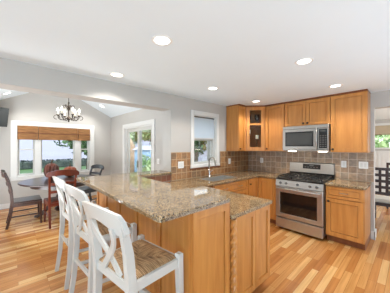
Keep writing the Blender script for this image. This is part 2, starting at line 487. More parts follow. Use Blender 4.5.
def copy_tree(o, parent=None):
    c = o.copy(); COL.objects.link(c)
    if parent: c.parent = parent
    for ch in [x for x in SC.objects if x.parent == o]:
        copy_tree(ch, c)
    return c

def struct(o, label=None):
    o['kind'] = 'structure'
    if label: o['label'] = label
    return o

def bez(p0, p1, p2, p3, n=10):
    p0, p1, p2, p3 = map(Vector, (p0, p1, p2, p3))
    return [((1-t)**3)*p0 + 3*t*((1-t)**2)*p1 + 3*t*t*(1-t)*p2 + t**3*p3 for t in [i/n for i in range(n+1)]]

# ------------------------------------------------------------------ dimensions
CZ = 2.35      # kitchen ceiling
HZ = 2.10      # header height
LX = -3.86     # sunroom end wall
SY = -1.892    # sunroom right wall
JY = -2.309    # jamb of the opening
WX = 2.298     # end of the stove wall
DY = 4.60      # dining room far wall
SL = -5.3      # sunroom left wall

# ------------------------------------------------------------------ structure
struct(MB().box(-4.2, 6.2, -8.2, 4.8, -0.15, 0.0).build('floor', 'floor'), 'honey oak strip flooring')
struct(MB().box(0.0, 6.2, -8.2, 0.15, CZ, CZ+0.12).build('ceiling', 'ceil'), 'flat white kitchen ceiling')
# stove wall + header over dining doorway
b = MB().box(-0.25, WX, 0.0, 0.15, 0, CZ).box(WX, 6.2, 0.0, 0.15, HZ, CZ)
struct(b.build('wall_back', 'wall'), 'warm grey wall behind the stove')
# sink wall with window hole, header across the sunroom opening
w0, w1, z0, z1 = -1.80, -1.185, 1.14, 2.07
b = MB()
b.box(-0.25, 0, JY, w0, 0, CZ).box(-0.25, 0, w1, 0, 0, CZ).box(-0.25, 0, w0, w1, 0, z0).box(-0.25, 0, w0, w1, z1, CZ)
b.box(-0.25, 0, SL, JY, HZ, 3.05).box(-0.25, 0, JY, SY+0.12, CZ, 3.05).box(-0.25, 0, -8.2, SL, 0, 3.05)
struct(b.build('wall_left', 'wall'), 'warm grey sink wall and header over the opening')
# sunroom end wall with window hole
y0, y1, z0, z1 = -4.15, -2.515, 0.72, 2.0
b = MB()
b.box(LX-0.2, LX, SL-0.12, y0, 0, 3.0).box(LX-0.2, LX, y1, SY+0.12, 0, 3.0).box(LX-0.2, LX, y0, y1, 0, z0).box(LX-0.2, LX, y0, y1, z1, 3.0)
struct(b.build('wall_far', 'wall'), 'gable end wall of the breakfast room')
# sunroom right wall with sliding door hole
x0, x1, zt = -2.80, -1.28, 2.0
b = MB().box(LX, x0, SY, SY+0.12, 0, 3.0).box(x1, -0.25, SY, SY+0.12, 0, 3.0).box(x0, x1, SY, SY+0.12, zt, 3.0)
struct(b.build('wall_right', 'wall'), 'breakfast room wall with the sliding door')
struct(MB().box(LX, -0.25, SL-0.12, SL, 0, 3.0).build('wall_side', 'wall'))
# sunroom tray ceiling: two slopes and a flat
prof = [(SL, 2.885-0.516*(3.85*-1-SL)), (-3.85, 2.885), (-2.83, 2.885), (SY, 2.885-0.506*(SY+2.83))]
pts = [(LX, y, z) for y, z in prof] + [(LX, y, z+0.1) for y, z in prof[::-1]]
struct(MB().prism(pts, (-0.25-LX, 0, 0)).build('ceiling', 'ceil'), 'white vaulted ceiling of the breakfast room')
# dining room shell
struct(MB().box(0.4, 1.70, DY, DY+0.15, 0, CZ).box(3.5, 6.2, DY, DY+0.15, 0, CZ).box(1.70, 3.5, DY, DY+0.15, 0, 1.45).box(1.70, 3.5, DY, DY+0.15, 2.16, CZ).build('wall_dining', 'wall'), 'dining room far wall')
struct(MB().box(0.3, 0.4, 0.15, DY+0.15, 0, CZ).build('wall_dining', 'wall'))
struct(MB().box(0.3, 6.2, 0.15, DY+0.15, CZ, CZ+0.12).build('ceiling', 'ceil'), 'dining room ceiling')
struct(MB().box(6.2, 6.32, -8.2, 0.15, 0, CZ).build('wall_east', 'wall'), 'wall on the right out of view')
struct(MB().box(-0.25, 6.32, -8.32, -8.2, 0, CZ).build('wall_front', 'wall'), 'wall behind the viewpoint')
# half wall under the granite ledge
PYB_ = -2.930
struct(MB().box(-0.24, -0.01, PYB_+0.004, JY-0.002, 0.0, 1.028).build('wall_half', 'wall'), 'half wall between kitchen and breakfast room')

# baseboards
def base(name, *bx): struct(MB().box(*bx, bev=0.004, seg=1).build(name, 'trim'))
base('baseboard_far', LX+0.001, LX+0.017, SL, SY, 0.001, 0.12)
base('baseboard_right', LX+0.018, x0-0.10, SY-0.017, SY-0.001, 0.001, 0.12)
base('baseboard_right', x1+0.10, -0.26, SY-0.017, SY-0.001, 0.001, 0.12)
b = MB().box(2.262, WX+0.016, -0.016, -0.001, 0.001, 0.13).box(WX+0.001, WX+0.016, -0.016, 0.166, 0.001, 0.13)
struct(b.build('baseboard_back', 'trim'), 'white baseboard wrapping the end of the stove wall')
base('baseboard_dining', 0.4, 6.2, DY-0.017, DY-0.001, 0.001, 0.13)

# backsplash tile (thin slabs on the walls)
b = MB().box(0.001, 0.010, JY+0.001, -1.888, 0.917, 1.386).box(0.001, 0.010, -1.06, -0.012, 0.917, 1.386).box(0.001, 0.010, -1.888, -1.06, 0.917, 1.065)
struct(b.build('trim_1', 'tile_left'), 'brown slate tile backsplash beside the sink window')
struct(MB().box(0.001, WX-0.002, -0.010, -0.001, 0.917, 1.40).build('trim_2', 'tile_back'), 'grey brown slate tile backsplash behind the range')
struct(MB().box(0.010, 0.022, -1.90, -1.05, 1.066, 1.088, bev=0.004).build('trim_3', 'maple_dk'), 'dark pencil tile under the sink window')

# ------------------------------------------------------------------ windows and door
def window_frame_x(X, ya, yb, za, zb, t, side, cas=0.075, sill=True, apron=True, sd=0.03):
    """casing on a wall whose room face is x=X (room on +x)"""
    b = MB()
    b.box(X, X+t, ya-cas, ya, za-0.0, zb+cas, bev=0.004, seg=1)
    b.box(X, X+t, yb, yb+cas, za-0.0, zb+cas, bev=0.004, seg=1)
    b.box(X, X+t, ya, yb, zb, zb+cas, bev=0.004, seg=1)
    if sill: b.box(X, X+t+0.012, ya-cas-0.01, yb+cas+0.01, za-sd, za, bev=0.005, seg=1)
    if apron: b.box(X, X+t, ya-cas, yb+cas, za-0.10, za-0.03, bev=0.004, seg=1)
    # jamb liner
    d = 0.16
    b.box(X-d, X, ya, ya+0.012, za, zb).box(X-d, X, yb-0.012, yb, za, zb).box(X-d, X, ya, yb, zb-0.012, zb).box(X-d, X, ya, yb, za, za+0.012)
    return b

def sash_x(b, X, ya, yb, za, zb, w=0.04, t=0.035):
    b.box(X-t, X, ya, ya+w, za, zb).box(X-t, X, yb-w, yb, za, zb).box(X-t, X, ya+w, yb-w, za, za+w).box(X-t, X, ya+w, yb-w, zb-w, zb)

# window_1: triple window of the breakfast room
e = struct(empty('window_1', (LX, -3.33, 0.72)), 'wide white triple window of the breakfast room')
def local(b, o=(LX, -3.33, 0.72)):
    bmesh.ops.translate(b.bm, verts=b.bm.verts, vec=(-o[0], -o[1], -o[2])); return b
b = window_frame_x(LX+0.001, -4.15, -2.515, 0.75, 2.0, 0.022, 1, cas=0.12)
ms = ((-3.81, -3.685), (-2.91, -2.765))
for ya, yb in ms: b.box(LX-0.16, LX+0.012, ya, yb, 0.75, 2.0)
local(b).build('window_frame', 'trim', e)
for ya, yb, dh in ((-4.138, -3.81, 1), (-3.685, -2.91, 0), (-2.765, -2.527, 1)):
    b = MB()
    if dh:
        sash_x(b, LX-0.05, ya, yb, 0.765, 1.42, 0.035); sash_x(b, LX-0.09, ya, yb, 1.385, 1.99, 0.035)
    else:
        sash_x(b, LX-0.07, ya, yb, 0.765, 1.99, 0.03)
    local(b).build('sash', 'white', e)
    local(MB().box(LX-0.107, LX-0.103, ya+0.02, yb-0.02, 0.79, 1.97)).build('pane', 'glass', e)

# window_2: double hung window over the sink
o2 = (0, -1.49, 1.2)
e = struct(empty('window_2', o2), 'white double hung window above the sink')
b = window_frame_x(0.001, -1.80, -1.185, 1.14, 2.07, 0.02, 1, cas=0.078, apron=False, sd=0.048)
local(b, o2).build('window_frame', 'trim', e)
b = MB(); sash_x(b, -0.06, -1.788, -1.197, 1.153, 1.645, 0.036); sash_x(b, -0.10, -1.788, -1.197, 1.60, 2.06, 0.04)
local(b, o2).build('sash', 'white', e)
local(MB().box(-0.12, -0.116, -1.76, -1.22, 1.18, 2.04), o2).build('pane', 'glass', e)
r = empty('roller_shade', (-0.035, -1.492, 2.045), 0, 'white roller shade covering the upper half of the sink window', 'window shade')
MB().box(-0.003, 0.003, -0.285, 0.285, -0.395, 0.0).build('shade_fabric', 'roller', r)
MB().box(-0.010, 0.010, -0.285, 0.285, -0.415, -0.395, bev=0.004).build('hem_bar', 'trim', r)
MB().sweep([(-0.0, -0.287, -0.002), (-0.0, 0.287, -0.002)], 0.0115, n=12).build('roller_tube', 'steel_dk', r, True)

# door_1: sliding patio door
od = (-2.04, SY, 0)
e = struct(empty('door_1', od), 'white sliding patio door of the breakfast room')
b = MB()
cas = 0.10; Y = SY-0.001
b.box(x0-cas, x0, Y-0.022, Y, 0.001, zt+cas, bev=0.004, seg=1).box(x1, x1+cas, Y-0.022, Y, 0.001, zt+cas, bev=0.004, seg=1).box(x0, x1, Y-0.022, Y, zt, zt+cas, bev=0.004, seg=1)
b.box(x0, x0+0.03, Y, Y+0.12, 0.001, zt).box(x1-0.03, x1, Y, Y+0.12, 0.001, zt).box(x0, x1, Y, Y+0.12, zt-0.03, zt).box(x0, x1, Y, Y+0.12, 0.001, 0.03)
local(b, od).build('door_frame', 'trim', e)
def leaf(xa, xb, ya):
    b = MB(); w = 0.085
    b.box(xa, xa+w, ya, ya+0.04, 0.03, zt-0.03).box(xb-w, xb, ya, ya+0.04, 0.03, zt-0.03).box(xa+w, xb-w, ya, ya+0.04, zt-0.03-w, zt-0.03).box(xa+w, xb-w, ya, ya+0.04, 0.03, 0.03+w+0.05)
    p = local(b, od).build('door_leaf', 'white', e)
    local(MB().box(xa+w-0.005, xb-w+0.005, ya+0.017, ya+0.022, 0.12, zt-0.1), od).build('pane', 'glass', p)
    return p
leaf(x0+0.03, -1.98, SY+0.065)
p = leaf(-2.065, x1-0.03, SY+0.02)
local(MB().box(-2.04, -2.015, SY-0.015, SY+0.02, 0.95, 1.13, bev=0.004), od).build('door_handle', 'nickel', p)

# window_3: dining room window
o3 = (2.6, DY, 1.5)
e = struct(empty('window_3', o3), 'dining room window')
b = MB(); Y = DY-0.001
b.box(1.62, 1.70, Y-0.02, Y, 1.45, 2.18).box(3.5, 3.58, Y-0.02, Y, 1.45, 2.18).box(1.62, 3.58, Y-0.02, Y, 2.16, 2.24).box(1.58, 3.62, Y-0.06, Y, 1.40, 1.45).box(2.56, 2.64, Y-0.02, Y, 1.45, 2.16)
local(b, o3).build('window_frame', 'trim', e)
local(MB().box(1.70, 3.5, DY+0.06, DY+0.065, 1.45, 2.16), o3).build('pane', 'glass', e)
# wainscot below
b = MB().box(0.402, 6.2, DY-0.014, DY-0.001, 0.13, 1.34).box(0.402, 6.2, DY-0.03, DY-0.014, 1.30, 1.35)
for i in range(58): b.box(0.45+i*0.1, 0.49+i*0.1, DY-0.022, DY-0.014, 0.2, 1.28)
struct(b.build('trim_4', 'trim'), 'white panelled wainscot of the dining room')

# ------------------------------------------------------------------ recessed lights
can_proto = None
def can_light(loc, label, rx=0.0, power=CAN_POWER, group='recessed ceiling lights'):
    o = empty('recessed_light', loc, 0, label, 'ceiling light', group)
    o.rotation_euler = (rx, 0, 0)
    n = 28; b = MB()
    b.lathe([(0.062, -0.001), (0.066, -0.006), (0.082, -0.006), (0.086, -0.001)], n=n).build('trim_ring', 'plastic', o, True)
    MB().lathe([(0.0, -0.0035), (0.061, -0.0035), (0.061, -0.001), (0.0, -0.001)], n=n).build('lens', 'can', o)
    d = bpy.data.lights.new('recessed_lamp', 'SPOT'); d.energy = power; d.spot_size = math.radians(140); d.spot_blend = 0.6
    d.shadow_soft_size = 0.06; d.color = (1, 0.97, 0.92)
    l = bpy.data.objects.new('recessed_lamp', d); COL.objects.link(l); l.parent = o; l.location = (0, 0, -0.03)
    return o
can_light((1.332, -3.357, CZ), 'round recessed ceiling light nearest above the granite bar end')
can_light((0.30, -3.321, CZ), 'round recessed ceiling light close to the header of the opening')
can_light((1.969, -2.072, CZ), 'largest round recessed ceiling light in the middle right of the ceiling')
can_light((1.972, -0.857, CZ), 'round recessed ceiling light in front of the tall cabinet right of the microwave')
can_light((0.706, -2.052, CZ), 'round recessed ceiling light between the bar and the sink window')
can_light((0.687, -0.811, CZ), 'round recessed ceiling light in front of the glass corner cabinet')
can_light((-3.24, -4.327, 2.639), 'recessed light in the left slope of the breakfast room ceiling', math.atan(0.516))
can_light((-3.30, -2.347, 2.641), 'recessed light in the right slope of the breakfast room ceiling', -math.atan(0.506))

can_light((0.30, -4.90, CZ), 'added recessed fill light out of view by the header, behind the bar stools')  # added out of view to brighten the floor at the left
can_light((1.40, -4.90, CZ), 'added recessed fill light out of view above the floor behind the nearest bar stool')  # second unseen fixture put in to lift the same floor area
# ------------------------------------------------------------------ cabinets
def shaker(x0, x1, z0, z1, y, t=0.02, fw=0.058, rec=0.013):
    """door or drawer front facing -y, front face at y-t"""
    b = MB(); f = y-t
    b.box(x0, x0+fw, f, y, z0, z1).box(x1-fw, x1, f, y, z0, z1)
    b.box(x0+fw, x1-fw, f, y, z0, z0+fw).box(x0+fw, x1-fw, f, y, z1-fw, z1)
    q = 0.006
    b.box(x0+fw+q, x1-fw-q, f+rec*0.75, y, z0+fw+q, z1-fw-q)
    return b

def knob(parent, x, y, z):
    b = MB()
    b.lathe([(0.006, 0), (0.005, 0.012), (0.014, 0.018), (0.019, 0.025), (0.015, 0.032), (0.0, 0.034)], n=12)
    bmesh.ops.rotate(b.bm, verts=b.bm.verts, cent=(0, 0, 0), matrix=Matrix.Rotation(PI/2, 3, 'X'))
    bmesh.ops.translate(b.bm, verts=b.bm.verts, vec=(x, y, z))
    return b.build('knob', 'bronze', parent, True)

def pull(parent, x, y, z, w=0.10):
    b = MB().sweep([(x-w/2, y, z), (x-w/2, y-0.022, z), (x-w/2+0.015, y-0.03, z), (x+w/2-0.015, y-0.03, z), (x+w/2, y-0.022, z), (x+w/2, y, z)], 0.005, n=8)
    return b.build('pull', 'nickel', parent, True)

def base_cab(loc, rz, w, label, fronts, depth=0.60, h=0.876, open_top=False, group=None):
    """fronts: list of (kind, x0, x1, z0, z1, hardware...)"""
    o = empty('base_cabinet', loc, rz, label, 'cabinet', group)
    if open_top:
        MB().box(0.001, w-0.001, -depth, -0.011, 0.10, 0.12).box(0.001, 0.019, -depth, -0.011, 0.12, h).box(w-0.019, w-0.001, -depth, -0.011, 0.12, h).box(0.019, w-0.019, -depth, -depth+0.018, 0.12, h).build('carcass', 'maple', o)
    else:
        MB().box(0.001, w-0.001, -depth, -0.011, 0.10, h).build('carcass', 'maple', o)
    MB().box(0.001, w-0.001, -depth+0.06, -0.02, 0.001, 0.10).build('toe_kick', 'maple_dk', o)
    for fr in fronts:
        kind, a, c, d, e_ = fr[:5]
        part = shaker(a, c, d, e_, -depth-0.001, fw=0.058 if e_-d > 0.25 else 0.034).build('door' if kind == 'door' else 'drawer', 'maple', o)
        for hw in fr[5:]:
            (knob if hw[0] == 'k' else pull)(part, hw[1], -depth-0.021, hw[2])
    return o

# right of the range
XR0, XR1 = 1.785, 2.259
w = XR1-XR0
base_cab((XR0, 0, 0), 0, w, 'honey maple base cabinet with one drawer right of the range',
         [('drawer', 0.012, w-0.012, 0.70, 0.862, ('p', w/2, 0.785)), ('door', 0.012, w-0.012, 0.115, 0.685, ('k', 0.045, 0.64))])
# corner and filler left of the range
XS = 1.020
base_cab((0.612, 0, 0), 0, XS-0.612-0.003, 'honey maple full height corner cabinet door left of the range',
         [('door', 0.012, 0.295, 0.115, 0.862), ], group=None)
base_cab((0, -0.968, 0), PI/2, 0.968-0.612, 'narrow honey maple corner cabinet door beside the sink base',
         [('door', 0.006, 0.345, 0.115, 0.862, ('k', 0.045, 0.77))])
base_cab((0, -1.93, 0), PI/2, 0.958, 'wide honey maple sink base cabinet under the window',
         [('drawer', 0.012, 0.946, 0.70, 0.862, ('p', 0.27, 0.785), ('p', 0.69, 0.785)),
          ('door', 0.012, 0.474, 0.115, 0.685, ('k', 0.44, 0.64)), ('door', 0.484, 0.946, 0.115, 0.685, ('k', 0.52, 0.64))], open_top=True)

# peninsula: lower cabinets under the work counter
PY0, PYB, PYF = -2.240, -2.930, -3.340   # kitchen side, riser, stool side
PX1 = 1.672
o = empty('base_cabinet', (0, PYB, 0), 0, 'lower end of the peninsula, a maple cabinet with a recessed end panel facing the range', 'cabinet')
MB().box(0.02, PX1, 0.004, PY0-PYB, 0.10, 0.876).build('carcass', 'maple', o)
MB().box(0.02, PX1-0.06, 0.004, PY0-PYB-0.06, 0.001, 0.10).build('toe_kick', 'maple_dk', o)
def end_panel(parent, y0, y1, z0, z1, fw=0.06):
    b = shaker(y0, y1, z0, z1, 0.0, fw=fw)
    bmesh.ops.rotate(b.bm, verts=b.bm.verts, cent=(0, 0, 0), matrix=Matrix.Rotation(PI/2, 3, 'Z'))
    bmesh.ops.translate(b.bm, verts=b.bm.verts, vec=(PX1+0.001, 0, 0))
    return b.build('end_panel', 'maple', parent)
end_panel(o, 0.092, 0.400, 0.115, 0.872, fw=0.05)
end_panel(o, 0.406, PY0-PYB-0.004, 0.115, 0.872, fw=0.05)
b = MB(); rings = []
for i in range(91):
    zz = 0.03+0.84*i/90; ring = []
    for k in range(24):
        an = 2*PI*k/24; rr = 0.025+0.007*math.cos(3*(an-zz*28))
        ring.append(b.bm.verts.new((PX1+0.018+rr*math.cos(an), 0.050+rr*math.sin(an), zz)))
    rings.append(ring)
for i in range(90):
    for k in range(24): b.bm.faces.new((rings[i][k], rings[i][(k+1) % 24], rings[i+1][(k+1) % 24], rings[i+1][k]))
b.bm.faces.new(rings[0][::-1]); b.bm.faces.new(rings[-1])
b.build('rope_pilaster', 'maple', o, True)
for i in range(3):
    a = 0.66+i*0.335
    b = shaker(-a-0.325, -a, 0.115, 0.862, -(PY0-PYB)-0.001)
    bmesh.ops.rotate(b.bm, verts=b.bm.verts, cent=(0, 0, 0), matrix=Matrix.Rotation(PI, 3, 'Z'))
    b.build('door', 'maple', o)

# peninsula: taller bar body
o = empty('bar_cabinet', (0, PYF, 0), 0, 'tall maple panelled bar body under the raised granite top', 'cabinet')
MB().box(-0.335, PX1, 0.0, PYB-PYF, 0.0015, 1.028).build('carcass', 'maple', o)
end_panel(o, 0.004, PYB-PYF-0.004, 0.09, 1.024, fw=0.058)
b = MB().box(PX1+0.001, PX1+0.022, 0.0, PYB-PYF, 0.002, 0.088)
b.build('base_board', 'maple', o)
# stool side panelling
xs = [-0.335, 0.0, 0.42, 0.84, 1.255, PX1-0.001]
for i in range(5):
    b = MB(); a, c = xs[i]+0.002, xs[i+1]-0.002; f = -0.020
    fw = 0.05
    b.box(a, a+fw, f, -0.001, 0.09, 1.024).box(c-fw, c, f, -0.001, 0.09, 1.024).box(a+fw, c-fw, f, -0.001, 0.09, 0.15).box(a+fw, c-fw, f, -0.001, 0.95, 1.024)
    b.box(a+fw+0.007, c-fw-0.007, f+0.010, -0.001, 0.157, 0.943)
    b.build('front_panel', 'maple', o)
MB().box(-0.335, PX1, -0.024, -0.001, 0.002, 0.088).build('base_board', 'maple', o)
MB().box(0.03, PX1+0.02, PYB-PYF+0.001, PYB-PYF+0.003, 0.917, 1.028).build('tile_riser', 'tile_bar', o)
# tile riser under the short ledge (on the half wall, facing the sink counter)
struct(MB().box(-0.009, 0.0, PYB+0.004, JY-0.004, 0.917, 1.027).build('trim_5', 'tile_bar'), 'tile riser under the granite ledge')

# counters ----------------------------------------------------------------
def rnd(poly, idx, r, n=5):
    out = []
    for i, p in enumerate(poly):
        if i not in idx: out.append(p); continue
        p0, p1, p2 = Vector(poly[i-1]), Vector(p), Vector(poly[(i+1) % len(poly)])
        a = p1+(p0-p1).normalized()*r; c = p1+(p2-p1).normalized()*r
        for k in range(n+1):
            t = k/n
            q = a*(1-t)**2 + p1*2*t*(1-t) + c*t*t
            out.append((q.x, q.y))
    return out
def lay(z0, z1):
    h = z1-z0
    return [(0.012, z0), (0.004, z0+0.003), (0.004, z0+h*0.42), (0.0, z0+h*0.5), (0.0, z0+h*0.78), (0.004, z1-0.003), (0.010, z1)]
# lower counter: wall run + peninsula + corner piece up to the range (one stone)
poly = [(0.012, -2.925), (1.715, -2.925), (1.715, -2.216), (0.645, -2.216), (0.645, -0.645), (XS-0.004, -0.645), (XS-0.004, -0.012), (0.012, -0.012)]
hole = [(0.165, -1.84), (0.53, -1.84), (0.53, -1.14), (0.165, -1.14)]
poly = rnd(poly, {1, 2, 3, 4}, 0.02)
tag(MB().slab(poly, lay(0.878, 0.915), [hole]).build('countertop', 'granite', None, False), 'lower speckled granite countertop with the sink cut into it', 'countertop')
poly = rnd([(XR0, -0.645), (XR1+0.022, -0.645), (XR1+0.022, -0.012), (XR0, -0.012)], {1}, 0.02)
tag(MB().slab(poly, lay(0.878, 0.915)).build('countertop', 'granite'), 'short granite countertop right of the range', 'countertop')
# raised bar top (L shape)
poly = [(-0.347, -3.625), (1.718, -3.625), (1.718, -2.934), (0.05, -2.934), (0.05, JY-0.002), (-0.347, JY-0.002)]
poly = rnd(poly, {0, 1, 2}, 0.035)
tag(MB().slab(poly, lay(1.030, 1.067)).build('bar_counter', 'granite'), 'raised glossy granite bar top with the stools in front', 'countertop')

# upper cabinets ------------------------------------------------------------
UZ0, UZ1 = 1.389, 2.326
def upper_cab(loc, rz, w, label, doors, z0=UZ0, depth=0.305, group=None, ends=()):
    o = empty('upper_cabinet', (loc[0], loc[1], z0), rz, label, 'cabinet', group)
    h = UZ1-z0
    MB().box(0.001, w-0.001, -depth, -0.003 if z0 > 1.5 else -0.011, 0.0, h).build('carcass', 'maple', o)
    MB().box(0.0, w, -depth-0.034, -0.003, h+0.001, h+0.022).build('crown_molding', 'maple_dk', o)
    for a, c, kx, kz in doors:
        p = shaker(a, c, 0.008, h-0.008, -depth-0.001, fw=0.055).build('door', 'maple', o)
        knob(p, kx, -depth-0.021, kz)
    return o
XM0, XM1 = 1.021, 1.783
upper_cab((0.612, 0), 0, XM0-0.612, 'maple wall cabinet between the glass corner cabinet and the microwave', [(0.01, XM0-0.612-0.006, 0.05, 0.05)])
wd = XM1-XM0
upper_cab((XM0, 0), 0, wd, 'wide two door maple cabinet above the microwave', [(0.006, wd/2-0.002, wd/2-0.035, 0.045), (wd/2+0.002, wd-0.006, wd/2+0.035, 0.045)], z0=1.862)
upper_cab((XM1, 0), 0, XR1-XM1, 'maple wall cabinet with a single door right of the microwave', [(0.008, XR1-XM1-0.008, 0.038, 0.05)])
upper_cab((0, -0.862), PI/2, 0.250, 'narrow maple wall cabinet beside the sink window', [(0.006, 0.245, 0.035, 0.05)])

# diagonal corner cabinet with a glass door
o = empty('corner_cabinet', (0, 0, UZ0), 0, 'diagonal corner maple cabinet with a glass door showing candlesticks', 'cabinet')
h = UZ1-UZ0; q = 0.305; c = 0.609
b = MB()
b.box(0.011, c, -0.022, -0.011, 0, h).box(0.011, 0.022, -c, -0.022, 0, h)
pent = [(0.011, -0.011), (0.011, -c), (q, -c), (c, -q), (c, -0.011)]
for za, zb in ((0, 0.018), (h-0.018, h)): b.prism([(x, y, za) for x, y in pent], (0, 0, zb-za))
b.box(0.022, q, -c, -c+0.014, 0, h).box(c-0.014, c, -q, -0.022, 0, h)
b.build('carcass', 'maple_in', o)
sh = [(0.023, -0.023), (0.023, -c+0.015), (q-0.01, -c+0.015), (c-0.015, -q+0.01), (c-0.015, -0.023)]
MB().prism([(x, y, 0.555) for x, y in sh], (0, 0, 0.016)).build('shelf', 'maple_in', o)
cp = [(q-0.0, -c), (q+0.026, -c), (c, -q-0.026), (c, -q)]
MB().prism([(0.011, -0.011, h+0.001), (0.011, -c, h+0.001), (q+0.034, -c, h+0.001), (c, -q-0.034, h+0.001), (c, -0.011, h+0.001)], (0, 0, 0.021)).build('crown_molding', 'maple_dk', o)
# face frame + glass door: local frame along the diagonal
dl = math.hypot(c-q, c-q)
rot = (0, 0, PI/4)
def diag(b, name, mat, parent, smooth=False):
    bmesh.ops.rotate(b.bm, verts=b.bm.verts, cent=(0, 0, 0), matrix=Matrix.Rotation(PI/4, 3, 'Z'))
    bmesh.ops.translate(b.bm, verts=b.bm.verts, vec=(q, -c, 0))
    return b.build(name, mat, parent, smooth)
b = MB(); b.box(0.0, 0.045, -0.004, 0.012, 0, h).box(dl-0.045, dl, -0.004, 0.012, 0, h).box(0.045, dl-0.045, -0.004, 0.012, 0, 0.02).box(0.045, dl-0.045, -0.004, 0.012, h-0.02, h)
diag(b, 'face_frame', 'maple', o)
b = MB(); a0, a1, f0, f1, fw = 0.035, dl-0.035, -0.025, -0.005, 0.062
b.box(a0, a0+fw, f0, f1, 0.01, h-0.01).box(a1-fw, a1, f0, f1, 0.01, h-0.01).box(a0+fw, a1-fw, f0, f1, 0.01, 0.01+fw+0.01).box(a0+fw, a1-fw, f0, f1, h-0.02-fw, h-0.01).box(a0+fw, a1-fw, f0, f1, 0.545, 0.58)
d_ = diag(b, 'door', 'maple', o)
diag(MB().box(a0+fw-0.004, a1-fw+0.004, -0.014, -0.011, 0.07, h-0.08), 'door_glass', 'cabglass', d_)

# things inside the corner cabinet
def candlestick(x, y, z, hh, label):
    o = empty('candlestick', (x, y, z), 0, label, 'candlestick', 'candlesticks in the glass cabinet')
    MB().lathe([(0.0, 0), (0.045, 0), (0.042, 0.012), (0.014, 0.03), (0.010, 0.05), (0.02, 0.07), (0.010, 0.09), (0.008, hh*0.55), (0.019, hh*0.62), (0.009, hh*0.7), (0.012, hh*0.85), (0.036, hh*0.95), (0.036, hh)], n=14).build('stem', 'brass', o, True)
    MB().lathe([(0.0, hh+0.001), (0.033, hh+0.001), (0.033, hh+0.075), (0.026, hh+0.08), (0.0, hh+0.078)], n=14).build('candle', 'candle', o, True)
    return o
candlestick(0.295, -0.43, UZ0+0.0195, 0.36, 'taller brass candlestick with a white candle behind the cabinet glass')
candlestick(0.43, -0.335, UZ0+0.0195, 0.24, 'shorter brass candlestick with a white candle behind the cabinet glass')
gob = None
for i, (x, y, lb) in enumerate(((0.28, -0.42, 'left clear glass vase on the upper shelf of the corner cabinet'), (0.41, -0.30, 'right clear glass vase on the upper shelf of the corner cabinet'))):
    if gob is None:
        gob = tag(MB().lathe([(0.0, 0), (0.04, 0), (0.038, 0.006), (0.008, 0.012), (0.007, 0.07), (0.04, 0.10), (0.052, 0.15), (0.05, 0.22), (0.047, 0.22), (0.048, 0.15), (0.036, 0.105), (0.0, 0.085)], n=16).build('glass_vase', 'clear', None, True), lb, 'vase', 'glass vases in the corner cabinet')
        g = gob
    else:
        g = gob.copy(); COL.objects.link(g); tag(g, lb)
    g.location = (x, y, UZ0+0.572)

# ------------------------------------------------------------------ microwave
o = empty('microwave', (XM0+0.003, 0, 1.405), 0, 'stainless over the range microwave with a dark glass door', 'microwave')
mw = XM1-XM0-0.006; mh = 0.452; md = 0.385
MB().box(0, mw, -md, -0.011, 0.0, mh).build('body', 'steel_dk', o)
MB().box(0.0, mw, -md-0.03, -md-0.001, mh-0.055, mh, bev=0.004).build('vent_grille', 'steel', o)
b = MB(); dx = 0.575; f0, f1 = -md-0.032, -md-0.001; zb, zt2 = 0.03, mh-0.060
b.box(0.0, 0.05, f0, f1, zb, zt2, bev=0.003, seg=1).box(dx-0.045, dx, f0, f1, zb, zt2, bev=0.003, seg=1).box(0.05, dx-0.045, f0, f1, zb, zb+0.05).box(0.05, dx-0.045, f0, f1, zt2-0.045, zt2)
dr = b.build('door', 'steel', o)
MB().box(0.045, dx-0.04, f0+0.004, f1, zb+0.045, zt2-0.04).build('window', 'black', dr)
MB().box(0.075, dx-0.07, f0+0.0015, f0+0.0035, zb+0.075, zt2-0.07).build('window_glass', 'mwglass', dr)
MB().sweep([(dx+0.012, f0, zb+0.02), (dx+0.012, f0-0.035, zb+0.05), (dx+0.012, f0-0.042, (zb+zt2)/2), (dx+0.012, f0-0.035, zt2-0.05), (dx+0.012, f0, zt2-0.02)], 0.011, n=10).build('handle', 'steel', dr, True)
cpn = MB().box(dx+0.028, mw, f0, f1, zb, zt2, bev=0.003, seg=1).build('control_panel', 'steel', o)
MB().box(dx+0.04, mw-0.02, f0-0.002, f0-0.0005, zb+0.02, zt2-0.015).build('keypad', 'black', cpn)
b = MB()
for r_ in range(6):
    for c_ in range(3):
        b.box(dx+0.052+c_*0.037, dx+0.078+c_*0.037, f0-0.0035, f0-0.0022, zb+0.04+r_*0.036, zb+0.06+r_*0.036)
b.build('buttons', 'steel_dk', cpn)
MB().box(dx+0.055, mw-0.035, f0-0.0035, f0-0.0022, zt2-0.065, zt2-0.03).build('display', 'mwglass', cpn)
MB().box(0.0, mw, -md-0.03, -md-0.001, 0.0, 0.027, bev=0.004).build('bottom_rail', 'steel', o)
for i, xx in enumerate((0.10, 0.60)):
    MB().box(xx, xx+0.12, -md-0.02, -md+0.06, -0.016, -0.0005, bev=0.004).build('task_lamp', 'hood_lamp', o)
    d = bpy.data.lights.new('task_light', 'SPOT'); d.energy = 7; d.spot_size = math.radians(130); d.spot_blend = 0.7; d.color = (1, 0.82, 0.6); d.shadow_soft_size = 0.04
    l = bpy.data.objects.new('task_light', d); COL.objects.link(l); l.parent = o; l.location = (xx+0.06, -md+0.05, -0.03)

